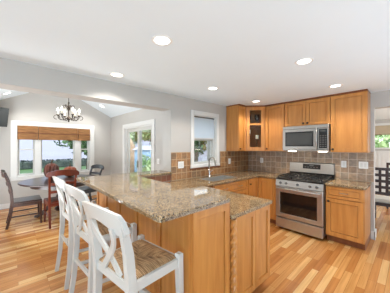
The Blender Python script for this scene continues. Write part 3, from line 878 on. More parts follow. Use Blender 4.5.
# ------------------------------------------------------------------ gas range
RW = 0.758; RX = XS+0.001
o = empty('gas_range', (RX, 0, 0), 0, 'stainless steel gas range with black cooktop and oven window', 'stove')
MB().box(0, RW, -0.66, -0.012, 0.06, 0.895).build('body', 'steel_dk', o)
for xa in (0.04, RW-0.08):
    for ya in (-0.60, -0.10): MB().box(xa, xa+0.04, ya, ya+0.04, 0.001, 0.059).build('foot', 'black', o)
MB().box(0.006, RW-0.006, -0.710, -0.661, 0.045, 0.215, bev=0.008).build('storage_drawer', 'steel', o)
b = MB(); fa, fb = -0.715, -0.661; za, zb = 0.235, 0.775
b.box(0.006, 0.085, fa, fb, za, zb, bev=0.005).box(RW-0.085, RW-0.006, fa, fb, za, zb, bev=0.005).box(0.085, RW-0.085, fa, fb, za, za+0.07, bev=0.004).box(0.085, RW-0.085, fa, fb, zb-0.10, zb, bev=0.004)
dr = b.build('oven_door', 'steel', o)
MB().box(0.075, RW-0.075, fa+0.004, fb, za+0.06, zb-0.09).build('oven_window', 'ovenglass', dr)
MB().sweep([(0.05, fa, zb-0.035), (0.05, fa-0.05, zb-0.03), (0.07, fa-0.06, zb-0.03), (RW-0.07, fa-0.06, zb-0.03), (RW-0.05, fa-0.05, zb-0.03), (RW-0.05, fa, zb-0.035)], 0.013, n=10).build('oven_handle', 'steel', dr, True)
b = MB().prism([(0.003, -0.661, 0.785), (0.003, -0.715, 0.785), (0.003, -0.690, 0.888), (0.003, -0.661, 0.890)], (RW-0.006, 0, 0))
cpn = b.build('control_panel', 'steel', o)
for xx in (0.09, 0.19, 0.38, 0.57, 0.67):
    b = MB().lathe([(0.023, 0), (0.023, 0.006), (0.018, 0.010), (0.016, 0.028), (0.0, 0.030)], n=14)
    b.box(-0.003, 0.003, -0.016, 0.016, 0.028, 0.034)
    bmesh.ops.rotate(b.bm, verts=b.bm.verts, cent=(0, 0, 0), matrix=Matrix.Rotation(PI/2-0.24, 3, 'X'))
    bmesh.ops.translate(b.bm, verts=b.bm.verts, vec=(xx, -0.704, 0.836))
    b.build('control_knob', 'steel_dk', cpn, True)
MB().box(0.0, RW, -0.705, -0.085, 0.897, 0.920, bev=0.006).build('cooktop', 'black', o)
for xa, xb in ((0.03, 0.255), (0.268, 0.49), (0.503, 0.728)):
    b = MB(); y0, y1, zz = -0.655, -0.115, 0.945
    for yy in (y0, y1): b.box(xa, xb, yy-0.007, yy+0.007, zz, zz+0.014)
    for xx in (xa, xb): b.box(xx-0.007, xx+0.007, y0, y1, zz, zz+0.014)
    xm = (xa+xb)/2
    b.box(xm-0.006, xm+0.006, y0, y1, zz+0.002, zz+0.016)
    for yy in (-0.52, -0.385, -0.25): b.box(xa, xb, yy-0.006, yy+0.006, zz+0.002, zz+0.016)
    for xx in (xa, xb):
        for yy in (y0, y1): b.box(xx-0.008, xx+0.008, yy-0.008, yy+0.008, 0.9205, zz)
    b.build('grate', 'iron', o)
for xx, yy, rr in ((0.142, -0.52, 0.045), (0.142, -0.25, 0.036), (0.38, -0.385, 0.05), (0.615, -0.52, 0.04), (0.615, -0.25, 0.045)):
    MB().lathe([(0.0, 0.9205), (rr+0.015, 0.9205), (rr+0.012, 0.928), (rr, 0.932), (rr, 0.940), (0.0, 0.942)], (xx, yy, 0), 18).build('burner', 'iron', o, True)
bg_ = MB().prism([(0.0, -0.012, 0.90), (0.0, -0.082, 0.90), (0.0, -0.082, 0.985), (0.0, -0.012, 0.985)], (RW, 0, 0)).build('rear_vent', 'black', o)
bk = MB().prism([(0.0, -0.012, 0.987), (0.0, -0.088, 0.987), (0.0, -0.070, 1.165), (0.0, -0.055, 1.178), (0.0, -0.012, 1.178)], (RW, 0, 0)).build('backguard', 'steel', o)
b = MB().box(-0.15, 0.15, -0.002, 0.0, -0.045, 0.045)
bmesh.ops.rotate(b.bm, verts=b.bm.verts, cent=(0, 0, 0), matrix=Matrix.Rotation(-0.10, 3, 'X'))
bmesh.ops.translate(b.bm, verts=b.bm.verts, vec=(0.40, -0.0805, 1.105))
dp = b.build('display_panel', 'black', bk)
b = MB()
for i in range(5): b.box(-0.12+i*0.05, -0.09+i*0.05, -0.003, -0.0022, -0.02, -0.008)
b.box(-0.035, 0.035, -0.003, -0.0022, 0.008, 0.032)
bmesh.ops.rotate(b.bm, verts=b.bm.verts, cent=(0, 0, 0), matrix=Matrix.Rotation(-0.10, 3, 'X'))
bmesh.ops.translate(b.bm, verts=b.bm.verts, vec=(0.40, -0.0805, 1.105))
b.build('display_buttons', 'steel_dk', bk)

# ------------------------------------------------------------------ sink and faucet
o = empty('sink', (0.347, -1.49, 0.70), 0, 'stainless undermount sink in the counter below the window', 'sink')
b = MB(); x0_, x1_, y0_, y1_ = -0.180, 0.181, -0.348, 0.348
b.box(x0_, x1_, y0_, y1_, 0.0, 0.012)
b.box(x0_, x0_+0.006, y0_, y1_, 0.012, 0.212).box(x1_-0.006, x1_, y0_, y1_, 0.012, 0.212).box(x0_, x1_, y0_, y0_+0.006, 0.012, 0.212).box(x0_, x1_, y1_-0.006, y1_, 0.012, 0.212)
b.build('basin', plain('satin_basin', (176, 174, 170), 0.35, metal=0.55), o)
MB().lathe([(0.0, 0.0125), (0.045, 0.0125), (0.045, 0.016), (0.0, 0.014)], n=18).build('drain', 'chrome', o, True)
o = empty('faucet', (0.085, -1.475, 0.916), 0, 'tall chrome gooseneck faucet behind the sink', 'faucet')
MB().lathe([(0.0, 0), (0.03, 0), (0.03, 0.006), (0.022, 0.015), (0.02, 0.11), (0.016, 0.125), (0.013, 0.13)], n=16).build('base', 'chrome', o, True)
arc = [(0, 0, 0.12), (0, 0, 0.26)] + [(0.075-0.075*math.cos(a), 0, 0.28+0.085*math.sin(a)) for a in [PI*k/10 for k in range(11)]] + [(0.158, 0, 0.24), (0.165, 0, 0.205)]
MB().sweep(arc, [0.0145]*(len(arc)-2)+[0.017, 0.018], n=10).build('spout', 'nickel', o, True)
MB().sweep([(0.0, 0.018, 0.08), (0.0, 0.05, 0.085), (0.01, 0.085, 0.11)], [0.010, 0.008, 0.006], n=8).build('lever', 'chrome', o, True)

# ------------------------------------------------------------------ outlets
def outlet(loc, rz, label, wide=0.075, rockers=1):
    o = empty('wall_outlet', loc, rz, label, 'outlet', 'white outlet and switch plates')
    MB().box(-wide/2, wide/2, -0.006, 0, -0.058, 0.058, bev=0.002, seg=1).build('cover_plate', 'plastic', o)
    for k in range(rockers):
        xx = (k-(rockers-1)/2)*0.046
        r_ = MB().box(xx-0.016, xx+0.016, -0.009, -0.0062, -0.034, 0.034).build('rocker', 'trim', o)
    return o
outlet((0.0105, -2.107, 1.168), PI/2, 'white double plate on brown tile left of the sink window', 0.125, 2)
outlet((0.0105, -0.757, 1.165), PI/2, 'white plate on tile right of the sink window')
outlet((0.364, -0.0105, 1.166), 0, 'white plate on tile in the corner left of the range')
outlet((1.908, -0.0105, 1.178), 0, 'white plate on tile just right of the range backguard')
outlet((2.17, -0.0105, 1.178), 0, 'wide white plate on tile at the end of the stove wall', 0.12, 2)
outlet((-1.04, SY-0.001, 1.16), 0, 'white switch plate beside the sliding door')

# ------------------------------------------------------------------ bar stools
def make_stool():
    o = empty('bar_stool', (0, 0, 0), 0, None, 'bar stool', 'white rush seat bar stools')
    SZ = 0.728; fx, rx = 0.215, 0.195; fy, ry = 0.185, -0.175
    # seat frame: rails
    b = MB()
    b.bar((-fx, fy, SZ-0.03), (fx, fy, SZ-0.03), 0.026, 0.055, up=(0, 0, 1)); b.bar((-rx, ry, SZ-0.03), (rx, ry, SZ-0.03), 0.026, 0.055)
    for s in (-1, 1): b.bar((s*fx, fy, SZ-0.03), (s*rx, ry, SZ-0.03), 0.055, 0.026, up=(1, 0, 0))
    b.build('seat_frame', 'white', o)
    # rush seat: pillowed grid
    b = MB(); n = 16; g = []
    for j in range(n+1):
        row = []
        for i in range(n+1):
            u = i/n*2-1; v = j/n*2-1
            hw = (fx if v > 0 else fx)*(1) + (rx-fx)*(1-v)/2 - 0.008
            m = max(abs(u), abs(v))
            z = SZ+0.004 + 0.014*(1-m)**0.8*0 + 0.018*(1-m**4) - 0.022*max(0, 1-m*1.3)
            row.append(b.bm.verts.new((u*hw, (fy-0.008)*v + (ry+fy)*0.5*(1-abs(v)), z)))
        g.append(row)
    for j in range(n):
        for i in range(n): b.bm.faces.new((g[j][i], g[j][i+1], g[j+1][i+1], g[j+1][i]))
    rim = g[0]+[r[-1] for r in g[1:]]+g[-1][-2::-1]+[r[0] for r in g[-2:0:-1]]
    lo = [b.bm.verts.new((v.co.x, v.co.y, SZ-0.012)) for v in rim]; k = len(rim)
    for i in range(k): b.bm.faces.new((rim[i], rim[(i+1) % k], lo[(i+1) % k], lo[i]))
    b.bm.faces.new(lo)
    b.build('seat', 'rush', o, True)
    # front legs
    for s in (-1, 1):
        MB().sweep([(s*(fx+0.012), fy+0.02, 0.001), (s*(fx+0.004), fy+0.008, 0.4), (s*(fx-0.0), fy+0.002, SZ-0.06), (s*fx, fy, SZ+0.022), (s*fx, fy, SZ+0.028)], [(0.030, 0.030), (0.036, 0.036), (0.042, 0.042), (0.042, 0.042), (0.034, 0.034)], square=True, up=(0, 1, 0)).build('leg', 'white', o)
        # rear post running up into the back
        pts = [(s*(rx+0.022), ry-0.055, 0.001), (s*(rx+0.010), ry-0.022, 0.25), (s*(rx), ry-0.002, 0.55), (s*rx, ry, SZ), (s*(rx+0.002), ry-0.018, 0.90), (s*(rx+0.006), ry-0.045, 1.02), (s*(rx+0.012), ry-0.066, 1.09)]
        MB().sweep(pts, [(0.032, 0.034), (0.036, 0.038), (0.040, 0.044), (0.042, 0.05), (0.040, 0.046), (0.038, 0.04), (0.036, 0.03)], square=True, up=(0, 1, 0)).build('leg', 'white', o)
    # crest rail: broad curved board with an arched lower edge
    b = MB(); m = 24; half = 0.238; top = []; 
    rows = []
    for i in range(m+1):
        u = i/m*2-1; x = u*half
        zt_ = 1.155 - 0.030*u*u - (0.03 if abs(u) > 0.999 else 0.0)
        zb_ = 1.065 - 0.060*min(1, abs(u)/0.70)**2 + (0.02 if abs(u) > 0.999 else 0.0)
        def yy(z): return ry - 0.066 - 0.030*(1-u*u) - (z-1.09)*0.35
        t = 0.014
        rows.append([(x, yy(zb_)-t, zb_), (x, yy(zt_)-t*0.8, zt_), (x, yy(zt_)+t*0.8, zt_), (x, yy(zb_)+t, zb_)])
    vr = [[b.bm.verts.new(p) for p in r] for r in rows]
    for i in range(m):
        for j in range(4): b.bm.faces.new((vr[i][j], vr[i][(j+1) % 4], vr[i+1][(j+1) % 4], vr[i+1][j]))
    b.bm.faces.new(vr[0]); b.bm.faces.new(vr[-1][::-1])
    b.build('crest_rail', 'white', o, True)
    # two bowed slats that cross low in the back
    for s in (-1, 1):
        pts = bez((s*0.135, ry-0.078, 1.04), (s*0.16, ry-0.05, 0.93), (s*0.02, ry-0.02, 0.86), (-s*0.09, ry-0.004, SZ-0.01), 14)
        pts = [(p.x, p.y - 0.006*s, p.z) for p in pts]
        MB().sweep(pts, (0.040, 0.013), square=True, up=(0, 1, 0)).build('back_slat', 'white', o)
    # stretchers
    for s in (-1, 1):
        pts = bez((s*(fx+0.006), fy+0.010, 0.36), (s*(fx+0.004), 0.08, 0.33), (s*(rx+0.008), -0.08, 0.33), (s*(rx+0.006), ry-0.012, 0.36), 8)
        MB().sweep(pts, (0.022, 0.026), square=True, up=(1, 0, 0)).build('stretcher', 'white', o)
    MB().bar((-fx-0.006, fy+0.012, 0.30), (fx+0.006, fy+0.012, 0.30), 0.024, 0.034).build('stretcher', 'white', o)
    MB().bar((-rx-0.007, ry-0.014, 0.42), (rx+0.007, ry-0.014, 0.42), 0.022, 0.028).build('stretcher', 'white', o)
    return o
st = make_stool()
for i, (x, y, a, lb) in enumerate(((1.445, -3.63, 8.0, 'white bar stool with woven rush seat nearest the camera at the bar end'),
                                   (0.725, -3.61, 5.0, 'middle white bar stool in the row along the bar'),
                                   (0.045, -3.62, 3.0, 'white bar stool farthest from the camera, nearest the dining table'))):
    s_ = st if i == 0 else copy_tree(st)
    s_.location = (x, y, 0); s_.rotation_euler = (0, 0, math.radians(a)); tag(s_, lb)

# ------------------------------------------------------------------ breakfast table and chairs
TC = (-2.55, -3.42)
o = empty('dining_table', (TC[0], TC[1], 0), 0, 'round dark wood pedestal table in front of the triple window', 'table')
MB().lathe([(0.0, 0.722), (0.70, 0.722), (0.735, 0.728), (0.75, 0.740), (0.75, 0.752), (0.742, 0.760), (0.0, 0.760)], n=56).build('tabletop', 'walnut', o, True)
MB().lathe([(0.0, 0.64), (0.56, 0.64), (0.56, 0.7215), (0.0, 0.7215)], n=48).build('apron', 'walnut', o, True)
MB().lathe([(0.0, 0.10), (0.13, 0.10), (0.15, 0.14), (0.10, 0.19), (0.075, 0.24), (0.11, 0.32), (0.13, 0.38), (0.10, 0.45), (0.06, 0.50), (0.085, 0.55), (0.14, 0.60), (0.16, 0.639), (0.0, 0.639)], n=24).build('pedestal', 'walnut', o, True)
for k in range(4):
    a = k*PI/2; c_, s_ = math.cos(a), math.sin(a)
    prof = [(0.08, 0.22), (0.16, 0.25), (0.26, 0.19), (0.36, 0.08), (0.44, 0.035), (0.49, 0.045)]
    MB().sweep([(r*c_, r*s_, z) for r, z in prof], [0.045, 0.045, 0.040, 0.034, 0.034, 0.02], n=10).build('leg', 'walnut', o, True)

def make_chair(mat, label=None, group=None, seat_mat=None, top=1.03):
    o = empty('dining_chair', (0, 0, 0), 0, label, 'chair', group)
    SZ = 0.455; fx, rx = 0.225, 0.20; fy, ry = 0.21, -0.20
    b = MB().slab([(-rx-0.02, ry-0.01), (rx+0.02, ry-0.01), (fx+0.02, fy+0.02), (-fx-0.02, fy+0.02)], [(0.012, SZ-0.018), (0.0, SZ-0.012), (0.0, SZ), (0.012, SZ+0.008)])
    b.build('seat', seat_mat or mat, o)
    b = MB()
    b.bar((-fx, fy, SZ-0.05), (fx, fy, SZ-0.05), 0.022, 0.06); b.bar((-rx, ry, SZ-0.05), (rx, ry, SZ-0.05), 0.022, 0.06)
    for s in (-1, 1): b.bar((s*fx, fy, SZ-0.05), (s*rx, ry, SZ-0.05), 0.06, 0.022, up=(1, 0, 0))
    b.build('seat_frame', mat, o)
    for s in (-1, 1):
        MB().sweep([(s*(fx+0.004), fy+0.004, 0.001), (s*fx, fy, 0.22), (s*fx, fy, SZ-0.02)], [(0.026, 0.026), (0.034, 0.034), (0.042, 0.042)], square=True, up=(0, 1, 0)).build('leg', mat, o)
        MB().sweep([(s*rx, ry-0.075, 0.001), (s*rx, ry-0.03, 0.2), (s*rx, ry, 0.42), (s*rx, ry-0.012, 0.62), (s*(rx+0.005), ry-0.05, 0.82), (s*(rx+0.01), ry-0.10, top-0.05)], [(0.032, 0.036), (0.036, 0.042), (0.038, 0.046), (0.036, 0.042), (0.034, 0.036), (0.032, 0.028)], square=True, up=(0, 1, 0)).build('leg', mat, o)
    def rail(z, h, half, y, bow, arch, name):
        b = MB(); m = 16; vr = []
        for i in range(m+1):
            u = i/m*2-1; x = u*half; yb = y-bow*(1-u*u); zt_ = z+h/2+arch*(1-u*u); zb_ = z-h/2+arch*0.6*(1-u*u)
            if name == 'crest_rail' and abs(u) > 0.99: zt_ -= 0.02; zb_ += 0.01
            vr.append([b.bm.verts.new(p) for p in ((x, yb-0.011, zb_), (x, yb-0.017, zt_), (x, yb+0.005, zt_), (x, yb+0.011, zb_))])
        for i in range(m):
            for j in range(4): b.bm.faces.new((vr[i][j], vr[i][(j+1) % 4], vr[i+1][(j+1) % 4], vr[i+1][j]))
        b.bm.faces.new(vr[0]); b.bm.faces.new(vr[-1][::-1])
        b.build(name, mat, o, True)
    rail(top-0.06, 0.085, 0.26, ry-0.10, 0.04, 0.045, 'crest_rail')
    rail(0.79, 0.045, rx+0.0, ry-0.045, 0.03, 0.012, 'back_slat')
    rail(0.64, 0.045, rx-0.005, ry-0.016, 0.025, 0.010, 'back_slat')
    for s in (-1, 1):
        MB().bar((s*(fx+0.001), fy+0.001, 0.20), (s*rx, ry-0.035, 0.20), 0.022, 0.022, up=(1, 0, 0)).build('stretcher', mat, o)
    return o
GRP = 'dining chairs around the breakfast table'
c1 = make_chair('walnut', 'dark walnut dining chair in profile at the left side of the round table', GRP)
c1.location = (-2.40, -4.045, 0)
c2 = make_chair('cherry', 'red cherry dining chair with its back to the bar stools', GRP)
c2.location = (-1.985, -3.545, 0); c2.rotation_euler = (0, 0, PI/2)
c3 = make_chair('charcoal', 'charcoal dining chair at the right side of the table near the corner', GRP, top=0.99)
c3.location = (-2.74, -2.90, 0); c3.rotation_euler = (0, 0, PI+0.3)
# pumpkins on the table
def pumpkin(x, y, r, hh, mat, label, ribs=10):
    o = empty('pumpkin', (x, y, 0.761), 0, label, 'pumpkin', 'decorative pumpkins on the breakfast table')
    b = MB(); n = ribs*6; prof = []
    rings = []
    for j in range(13):
        t = -PI/2+PI*j/12
        ring = []
        for k in range(n):
            a = 2*PI*k/n; w = 1-0.2*(1-abs(math.cos(a*ribs/2)))**1.0*math.cos(t)
            rr = r*math.cos(t)**0.8*w if abs(math.cos(t)) > 1e-6 else 0.0005
            ring.append(b.bm.verts.new((rr*math.cos(a), rr*math.sin(a), hh/2+hh/2*math.sin(t)*(1 if t < 0.9 else 0.96))))
        rings.append(ring)
    for j in range(12):
        for k in range(n): b.bm.faces.new((rings[j][k], rings[j][(k+1) % n], rings[j+1][(k+1) % n], rings[j+1][k]))
    b.bm.faces.new(rings[0][::-1]); b.bm.faces.new(rings[-1])
    b.build('body', mat, o, True)
    MB().sweep([(0, 0, hh*0.97), (0.004, 0, hh+0.025), (0.018, 0.006, hh+0.055)], [0.02, 0.014, 0.012], n=8).build('stem', 'stem', o, True)
    return o
pumpkin(-2.86, -3.58, 0.15, 0.35, 'pumpkin_dk', 'taller dark rust ribbed pumpkin on the breakfast table', 12)
pumpkin(-2.86, -3.22, 0.145, 0.25, 'pumpkin', 'lower orange ribbed pumpkin on the breakfast table')

# ------------------------------------------------------------------ roman shades
for i, (ya, yb, lb) in enumerate(((-4.15, -3.745, 'left narrow woven wood shade on the triple window'), (-3.743, -2.842, 'wide middle woven wood shade on the triple window'), (-2.840, -2.518, 'right narrow woven wood shade on the triple window'))):
    o = empty('roman_shade', (LX+0.026, (ya+yb)/2, 2.0), 0, lb, 'window shade', 'woven wood shades on the triple window')
    hw = (yb-ya)/2-0.003
    MB().box(0.0, 0.022, -hw, hw, -0.17, 0.0, bev=0.004).build('valance', 'shade', o)
    MB().box(0.0, 0.034, -hw, hw, -0.345, -0.172, bev=0.012).build('fold', 'shade', o)
    MB().box(0.004, 0.038, -hw, hw, -0.190, -0.168, bev=0.003).build('hem', 'shade_dk', o)

# ------------------------------------------------------------------ television
o = empty('television', (-3.42, -4.58, 2.14), 0, 'flat television tilted down on a wall arm at the left edge', 'television')
o.rotation_euler = (0, math.radians(12), math.radians(24.4))
MB().box(-0.05, 0.0, -0.30, 0.30, -0.215, 0.215, bev=0.006).build('body', 'tvb', o)
MB().box(0.0005, 0.003, -0.285, 0.285, -0.195, 0.2).build('screen', 'tv', o)
MB().box(-0.36, -0.051, -0.08, -0.02, -0.04, 0.04).build('wall_arm', 'tvb', o)

# ------------------------------------------------------------------ chandelier
o = empty('chandelier', (-2.42, -3.325, 2.02), 0.2, 'bronze candle chandelier with scroll arms over the breakfast table', 'chandelier')
MB().lathe([(0.0, 0.0), (0.012, 0.004), (0.018, 0.02), (0.010, 0.035), (0.03, 0.055), (0.045, 0.085), (0.03, 0.115), (0.014, 0.13), (0.012, 0.25), (0.028, 0.28), (0.032, 0.31), (0.012, 0.345), (0.010, 0.40), (0.02, 0.42), (0.008, 0.45), (0.004, 0.46)], n=16).build('column', 'bronze', o, True)
MB().sweep([(0, 0, 0.46), (0, 0, 0.84)], 0.006, n=8).build('chain', 'bronze', o, True)
MB().lathe([(0.0, 0.835), (0.02, 0.837), (0.055, 0.852), (0.06, 0.864), (0.0, 0.864)], n=20).build('canopy', 'bronze', o, True)
for k in range(6):
    a = k*PI/3; c_, s_ = math.cos(a), math.sin(a)
    path = [(0.03, 0.10), (0.09, 0.055), (0.16, 0.05), (0.20, 0.085), (0.205, 0.13)]
    P = bez((0.03, 0, 0.10), (0.09, 0, 0.02), (0.20, 0, 0.03), (0.20, 0, 0.135), 12)
    am = MB().sweep([(p.x*c_, p.x*s_, p.z) for p in P], 0.008, n=8)
    am = am.build('arm', 'bronze', o, True)
    sc_ = MB()
    S = [(0.20+0.055*math.sin(t)+0.02, 0.10-0.045*math.cos(t)) for t in [i*0.42 for i in range(13)]]
    sc_.sweep([(r*c_, r*s_, z) for r, z in S], [0.0065]*12+[0.003], n=7).build('scroll', 'bronze', am, True)
    # inner upper scroll up to the column
    U = bez((0.012, 0, 0.33), (0.11, 0, 0.42), (0.13, 0, 0.33), (0.08, 0, 0.315), 10)
    MB().sweep([(p.x*c_, p.x*s_, p.z) for p in U], 0.006, n=7).build('upper_scroll', 'bronze', am, True)
    cx, cy = 0.20*c_, 0.20*s_
    MB().lathe([(0.0, 0.132), (0.016, 0.134), (0.034, 0.148), (0.036, 0.154), (0.0, 0.152)], (cx, cy, 0), 14).build('candle_cup', 'bronze', am, True)
    MB().lathe([(0.0, 0.1545), (0.012, 0.1545), (0.012, 0.225), (0.0, 0.226)], (cx, cy, 0), 12).build('candle_sleeve', 'candle', am, True)
    MB().lathe([(0.0, 0.2265), (0.012, 0.228), (0.021, 0.25), (0.019, 0.272), (0.009, 0.296), (0.0, 0.312)], (cx, cy, 0), 12).build('bulb', 'bulb', am, True)
d = bpy.data.lights.new('chandelier_light', 'POINT'); d.energy = 10; d.color = (1, 0.9, 0.76); d.shadow_soft_size = 0.2
l = bpy.data.objects.new('chandelier_light', d); COL.objects.link(l); l.parent = o; l.location = (0, 0, 0.28)

# ------------------------------------------------------------------ dining room chairs
def lattice_chair(loc, rz, label, top):
    o = empty('lattice_chair', loc, rz, label, 'chair', 'square lattice back dining chairs')
    SZ = 0.44; hx = 0.235
    for s in (-1, 1):
        MB().sweep([(s*hx, -0.225, 0.001), (s*hx, -0.21, SZ), (s*hx, -0.225, 0.75), (s*hx, -0.26, top)], [(0.036, 0.036), (0.04, 0.045), (0.04, 0.036), (0.04, 0.026)], square=True, up=(0, 1, 0)).build('leg', 'espresso', o)
        MB().sweep([(s*hx, 0.21, 0.001), (s*hx, 0.21, SZ-0.03)], [(0.034, 0.034), (0.042, 0.042)], square=True, up=(0, 1, 0)).build('leg', 'espresso', o)
        MB().bar((s*hx, -0.215, 0.16), (s*hx, 0.21, 0.16), 0.024, 0.03, up=(1, 0, 0)).build('stretcher', 'espresso', o)
    MB().box(-hx-0.015, hx+0.015, -0.185, 0.232, SZ-0.03, SZ+0.045, bev=0.02).build('seat', 'cushion', o)
    MB().box(-hx, hx, -0.2, 0.21, SZ-0.085, SZ-0.031).build('seat_frame', 'espresso', o)
    b = MB(); z0 = 0.60; nrow = 4
    for k in range(nrow+1):
        z = z0+(top-0.03-z0)*k/nrow; yy = -0.222-0.035*max(0, (z-0.75)/(top-0.75))
        b.box(-hx, hx, yy-0.012, yy+0.012, z-0.026, z+0.026)
    for k in range(1, 5):
        x = -hx+2*hx*k/5
        b.bar((x, -0.222, z0), (x, -0.257, top-0.03), 0.040, 0.02)
    b.build('lattice_back', 'espresso', o)
    return o
lattice_chair((2.43, 1.12, 0), 0.04, 'nearer espresso lattice back chair with cream seat through the doorway', 1.09)
lattice_chair((2.52, 2.62, 0), 0.1, 'farther espresso lattice back chair rising behind the nearer one in the dining room', 1.10)
# beige shade in the dining window
o = empty('window_shade', (2.6, DY-0.03, 2.16), 0, 'beige fabric shade at the top of the dining room window', 'window shade')
MB().box(-0.9, 0.9, -0.02, 0.0, -0.27, 0.0, bev=0.006).build('shade_panel', plain('beige_linen', (190, 172, 146), 0.9), o)
MB().box(-0.9, 0.9, -0.03, -0.001, -0.30, -0.272, bev=0.006).build('hem', plain('linen_hem', (150, 128, 104), 0.9), o)
# ------------------------------------------------------------------ outside
GZ = -0.6
struct(MB().box(-60, 40, -60, 60, GZ-0.3, GZ).build('ground', 'grass'), 'green lawn outside')

def leaves(b, c, rad, n, size, sq=(1, 1, 1)):
    """a cloud of leaf quads inside an ellipsoid"""
    for _ in range(n):
        while True:
            p = Vector((random.uniform(-1, 1), random.uniform(-1, 1), random.uniform(-1, 1)))
            if 0.25 < p.length < 1: break
        p = Vector((p.x*rad*sq[0]+c[0], p.y*rad*sq[1]+c[1], p.z*rad*sq[2]+c[2]))
        u = Vector((random.gauss(0, 1), random.gauss(0, 1), random.gauss(0, 1))).normalized()
        w = u.orthogonal().normalized(); s_ = size*random.uniform(0.6, 1.3)
        b.bm.faces.new([b.bm.verts.new(p+q) for q in (u*s_, w*s_*0.5, -u*s_, -w*s_*0.5)])
def tree(x, y, hh, cr, label, mat='leaf', n=900, size=0.22, trunk=True, group='trees outside the windows'):
    o = empty('tree', (x, y, GZ), 0, label, 'tree', group)
    if trunk:
        MB().sweep([(0, 0, 0), (0.1, 0.05, hh*0.4), (0.0, 0.1, hh*0.85)], [0.16, 0.12, 0.05], n=9).build('trunk', 'bark', o, True)
    b = MB()
    for k in range(5):
        a = random.uniform(0, 2*PI); rr = cr*0.45
        leaves(b, (rr*math.cos(a), rr*math.sin(a), hh*0.72+random.uniform(-0.25, 0.3)*hh*0.5), cr*0.75, n//5, size)
    b.build('crown', mat, o)
    return o
def shrub(x, y, r, hh, label, mat='leaf', n=500, size=0.14):
    o = empty('shrub', (x, y, GZ), 0, label, 'shrub', 'shrubs outside the windows')
    b = MB(); leaves(b, (0, 0, hh*0.55), 1.0, n, size, (r, r, hh*0.5)); b.build('foliage', mat, o)
    MB().sweep([(0, 0, 0), (0.02, 0, hh*0.4)], [0.05, 0.03], n=7).build('stem', 'bark', o, True)
    return o

# view through the triple window: pale blue house, low dark hedge, lawn, an overhanging tree
def house(loc, rz, w, d, h, label, wallm):
    o = empty('house', loc, rz, label, 'house')
    MB().box(-d, 0, -w/2, w/2, 0, h).build('wall', wallm, o)
    MB().prism([(-d-0.4, -w/2-0.4, h), (0.4, -w/2-0.4, h), (-d/2, -w/2-0.4, h+d*0.35)], (0, w+0.8, 0)).build('roof', 'roof', o)
    b = MB()
    for i in range(int(h/0.2)): b.box(0.0, 0.012, -w/2, w/2, i*0.2, i*0.2+0.02)
    b.build('clapboard', wallm, o)
    return o
house((-26.0, -1.0, GZ), 0, 30, 8, 8.5, 'pale blue clapboard house filling the triple window view', 'bluesiding')
o = empty('hedge', (-21.6, -2.0, GZ), 0, 'low dark clipped hedge across the lawn outside the triple window', 'hedge')
b = MB(); b.box(-0.5, 0.5, -9, 9, 0.0, 0.68, bev=0.08)
for _ in range(2600):
    p = Vector((random.uniform(-0.5, 0.55), random.uniform(-9, 9), random.uniform(0.1, 0.78)))
    u = Vector((random.gauss(0, 1), random.gauss(0, 1), random.gauss(0, 1))).normalized(); w_ = u.orthogonal()
    b.bm.faces.new([b.bm.verts.new(p+q*0.11) for q in (u, w_*0.5, -u, -w_*0.5)])
b.build('foliage', 'hedge', o)
t_ = tree(-10.2, -0.95, 3.2, 1.0, 'leafy tree filling the right pane, its branch reaching across the middle pane', 'leaf_dk', 1200, 0.13)
b = MB().sweep([(0.2, 0.0, 2.6), (0.2, -0.6, 2.55), (0.2, -1.2, 2.35)], [0.05, 0.035, 0.012], n=7)
for _p in ((0.2, -0.7, 2.5), (0.2, -1.05, 2.35), (0.2, -1.35, 2.3)): leaves(b, _p, 0.28, 26, 0.10)
b.build('branch', 'leaf_dk', t_)
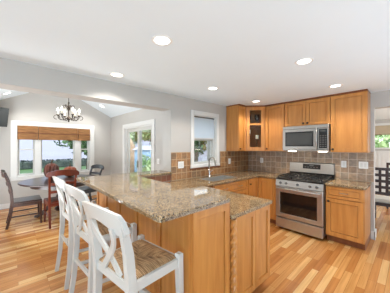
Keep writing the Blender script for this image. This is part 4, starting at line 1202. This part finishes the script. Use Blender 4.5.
# view through the sliding door
o = empty('shed', (-9.9, 3.0, GZ), 0.5, 'blue grey garden shed behind shrubs outside the sliding door', 'shed')
MB().box(-0.8, 0.8, -0.7, 0.7, 0, 1.85).build('wall', 'bluewall', o)
MB().prism([(-0.9, -0.85, 1.85), (-0.9, 0.85, 1.85), (-0.9, 0, 2.15)], (1.8, 0, 0)).build('roof', 'bluesiding', o)
for i, (x, y, s_, zs) in enumerate(((-10.9, 1.35, 0.5, 2.3), (-12.4, 2.5, 0.75, 1.8), (-9.3, 0.55, 0.42, 1.5))):
    b = MB(); bmesh.ops.create_icosphere(b.bm, subdivisions=3, radius=s_)
    for v in b.bm.verts: v.co *= 1+0.22*math.sin(v.co.x*5+i)*math.cos(v.co.y*6)+random.uniform(-0.04, 0.04); v.co.z *= zs
    tag(b.build('boulder', 'rock', None, False, (x, y, GZ+s_*zs*0.93)), ('tall brown boulder in the left door leaf of the sliding door', 'broad brown boulder behind the others', 'small brown boulder low in the left door leaf')[i], 'boulder', 'boulders outside the sliding door')
shrub(-7.4, -0.25, 0.55, 1.3, 'light green shrub low outside the left door leaf', 'leaf_lt', 700, 0.1)
shrub(-6.3, 1.15, 0.6, 1.15, 'light green shrub in front of the blue shed', 'leaf_lt', 700, 0.1)
shrub(-8.2, 1.7, 0.5, 1.5, 'green shrub between the boulders and the blue shed', 'leaf', 600, 0.1)
tree(-15.4, 4.9, 5.0, 1.6, 'light leaved tree behind the boulders', 'leaf_lt', 1600, 0.2)
tree(-11.6, 7.0, 4.6, 1.4, 'pale green tree behind the blue shed', 'leaf_lt', 1600, 0.18)
tree(-19.5, 8.5, 6.5, 1.8, 'green tree at the back of the garden', 'leaf', 1400, 0.24)
# view through the sink window
house((-12.0, 14.0, GZ), -0.75, 9, 5, 3.0, 'pale blue house seen past foliage through the sink window', 'bluesiding')
tree(-6.2, 3.9, 3.4, 0.85, 'dark leaved tree outside the left of the sink window', 'leaf_dk', 1100, 0.12)
tree(-5.6, 6.0, 3.6, 0.8, 'green tree outside the right of the sink window', 'leaf', 500, 0.12)
shrub(-4.6, 3.1, 0.7, 1.25, 'green shrub outside below the sink window', 'leaf', 600, 0.1)
shrub(2.3, 7.6, 1.5, 3.4, 'flowering light green shrub outside the dining room window', 'leaf_lt', 900, 0.16)
tree(1.0, 11.5, 5.5, 1.8, 'green tree beyond the dining room window', 'leaf', 800, 0.22)
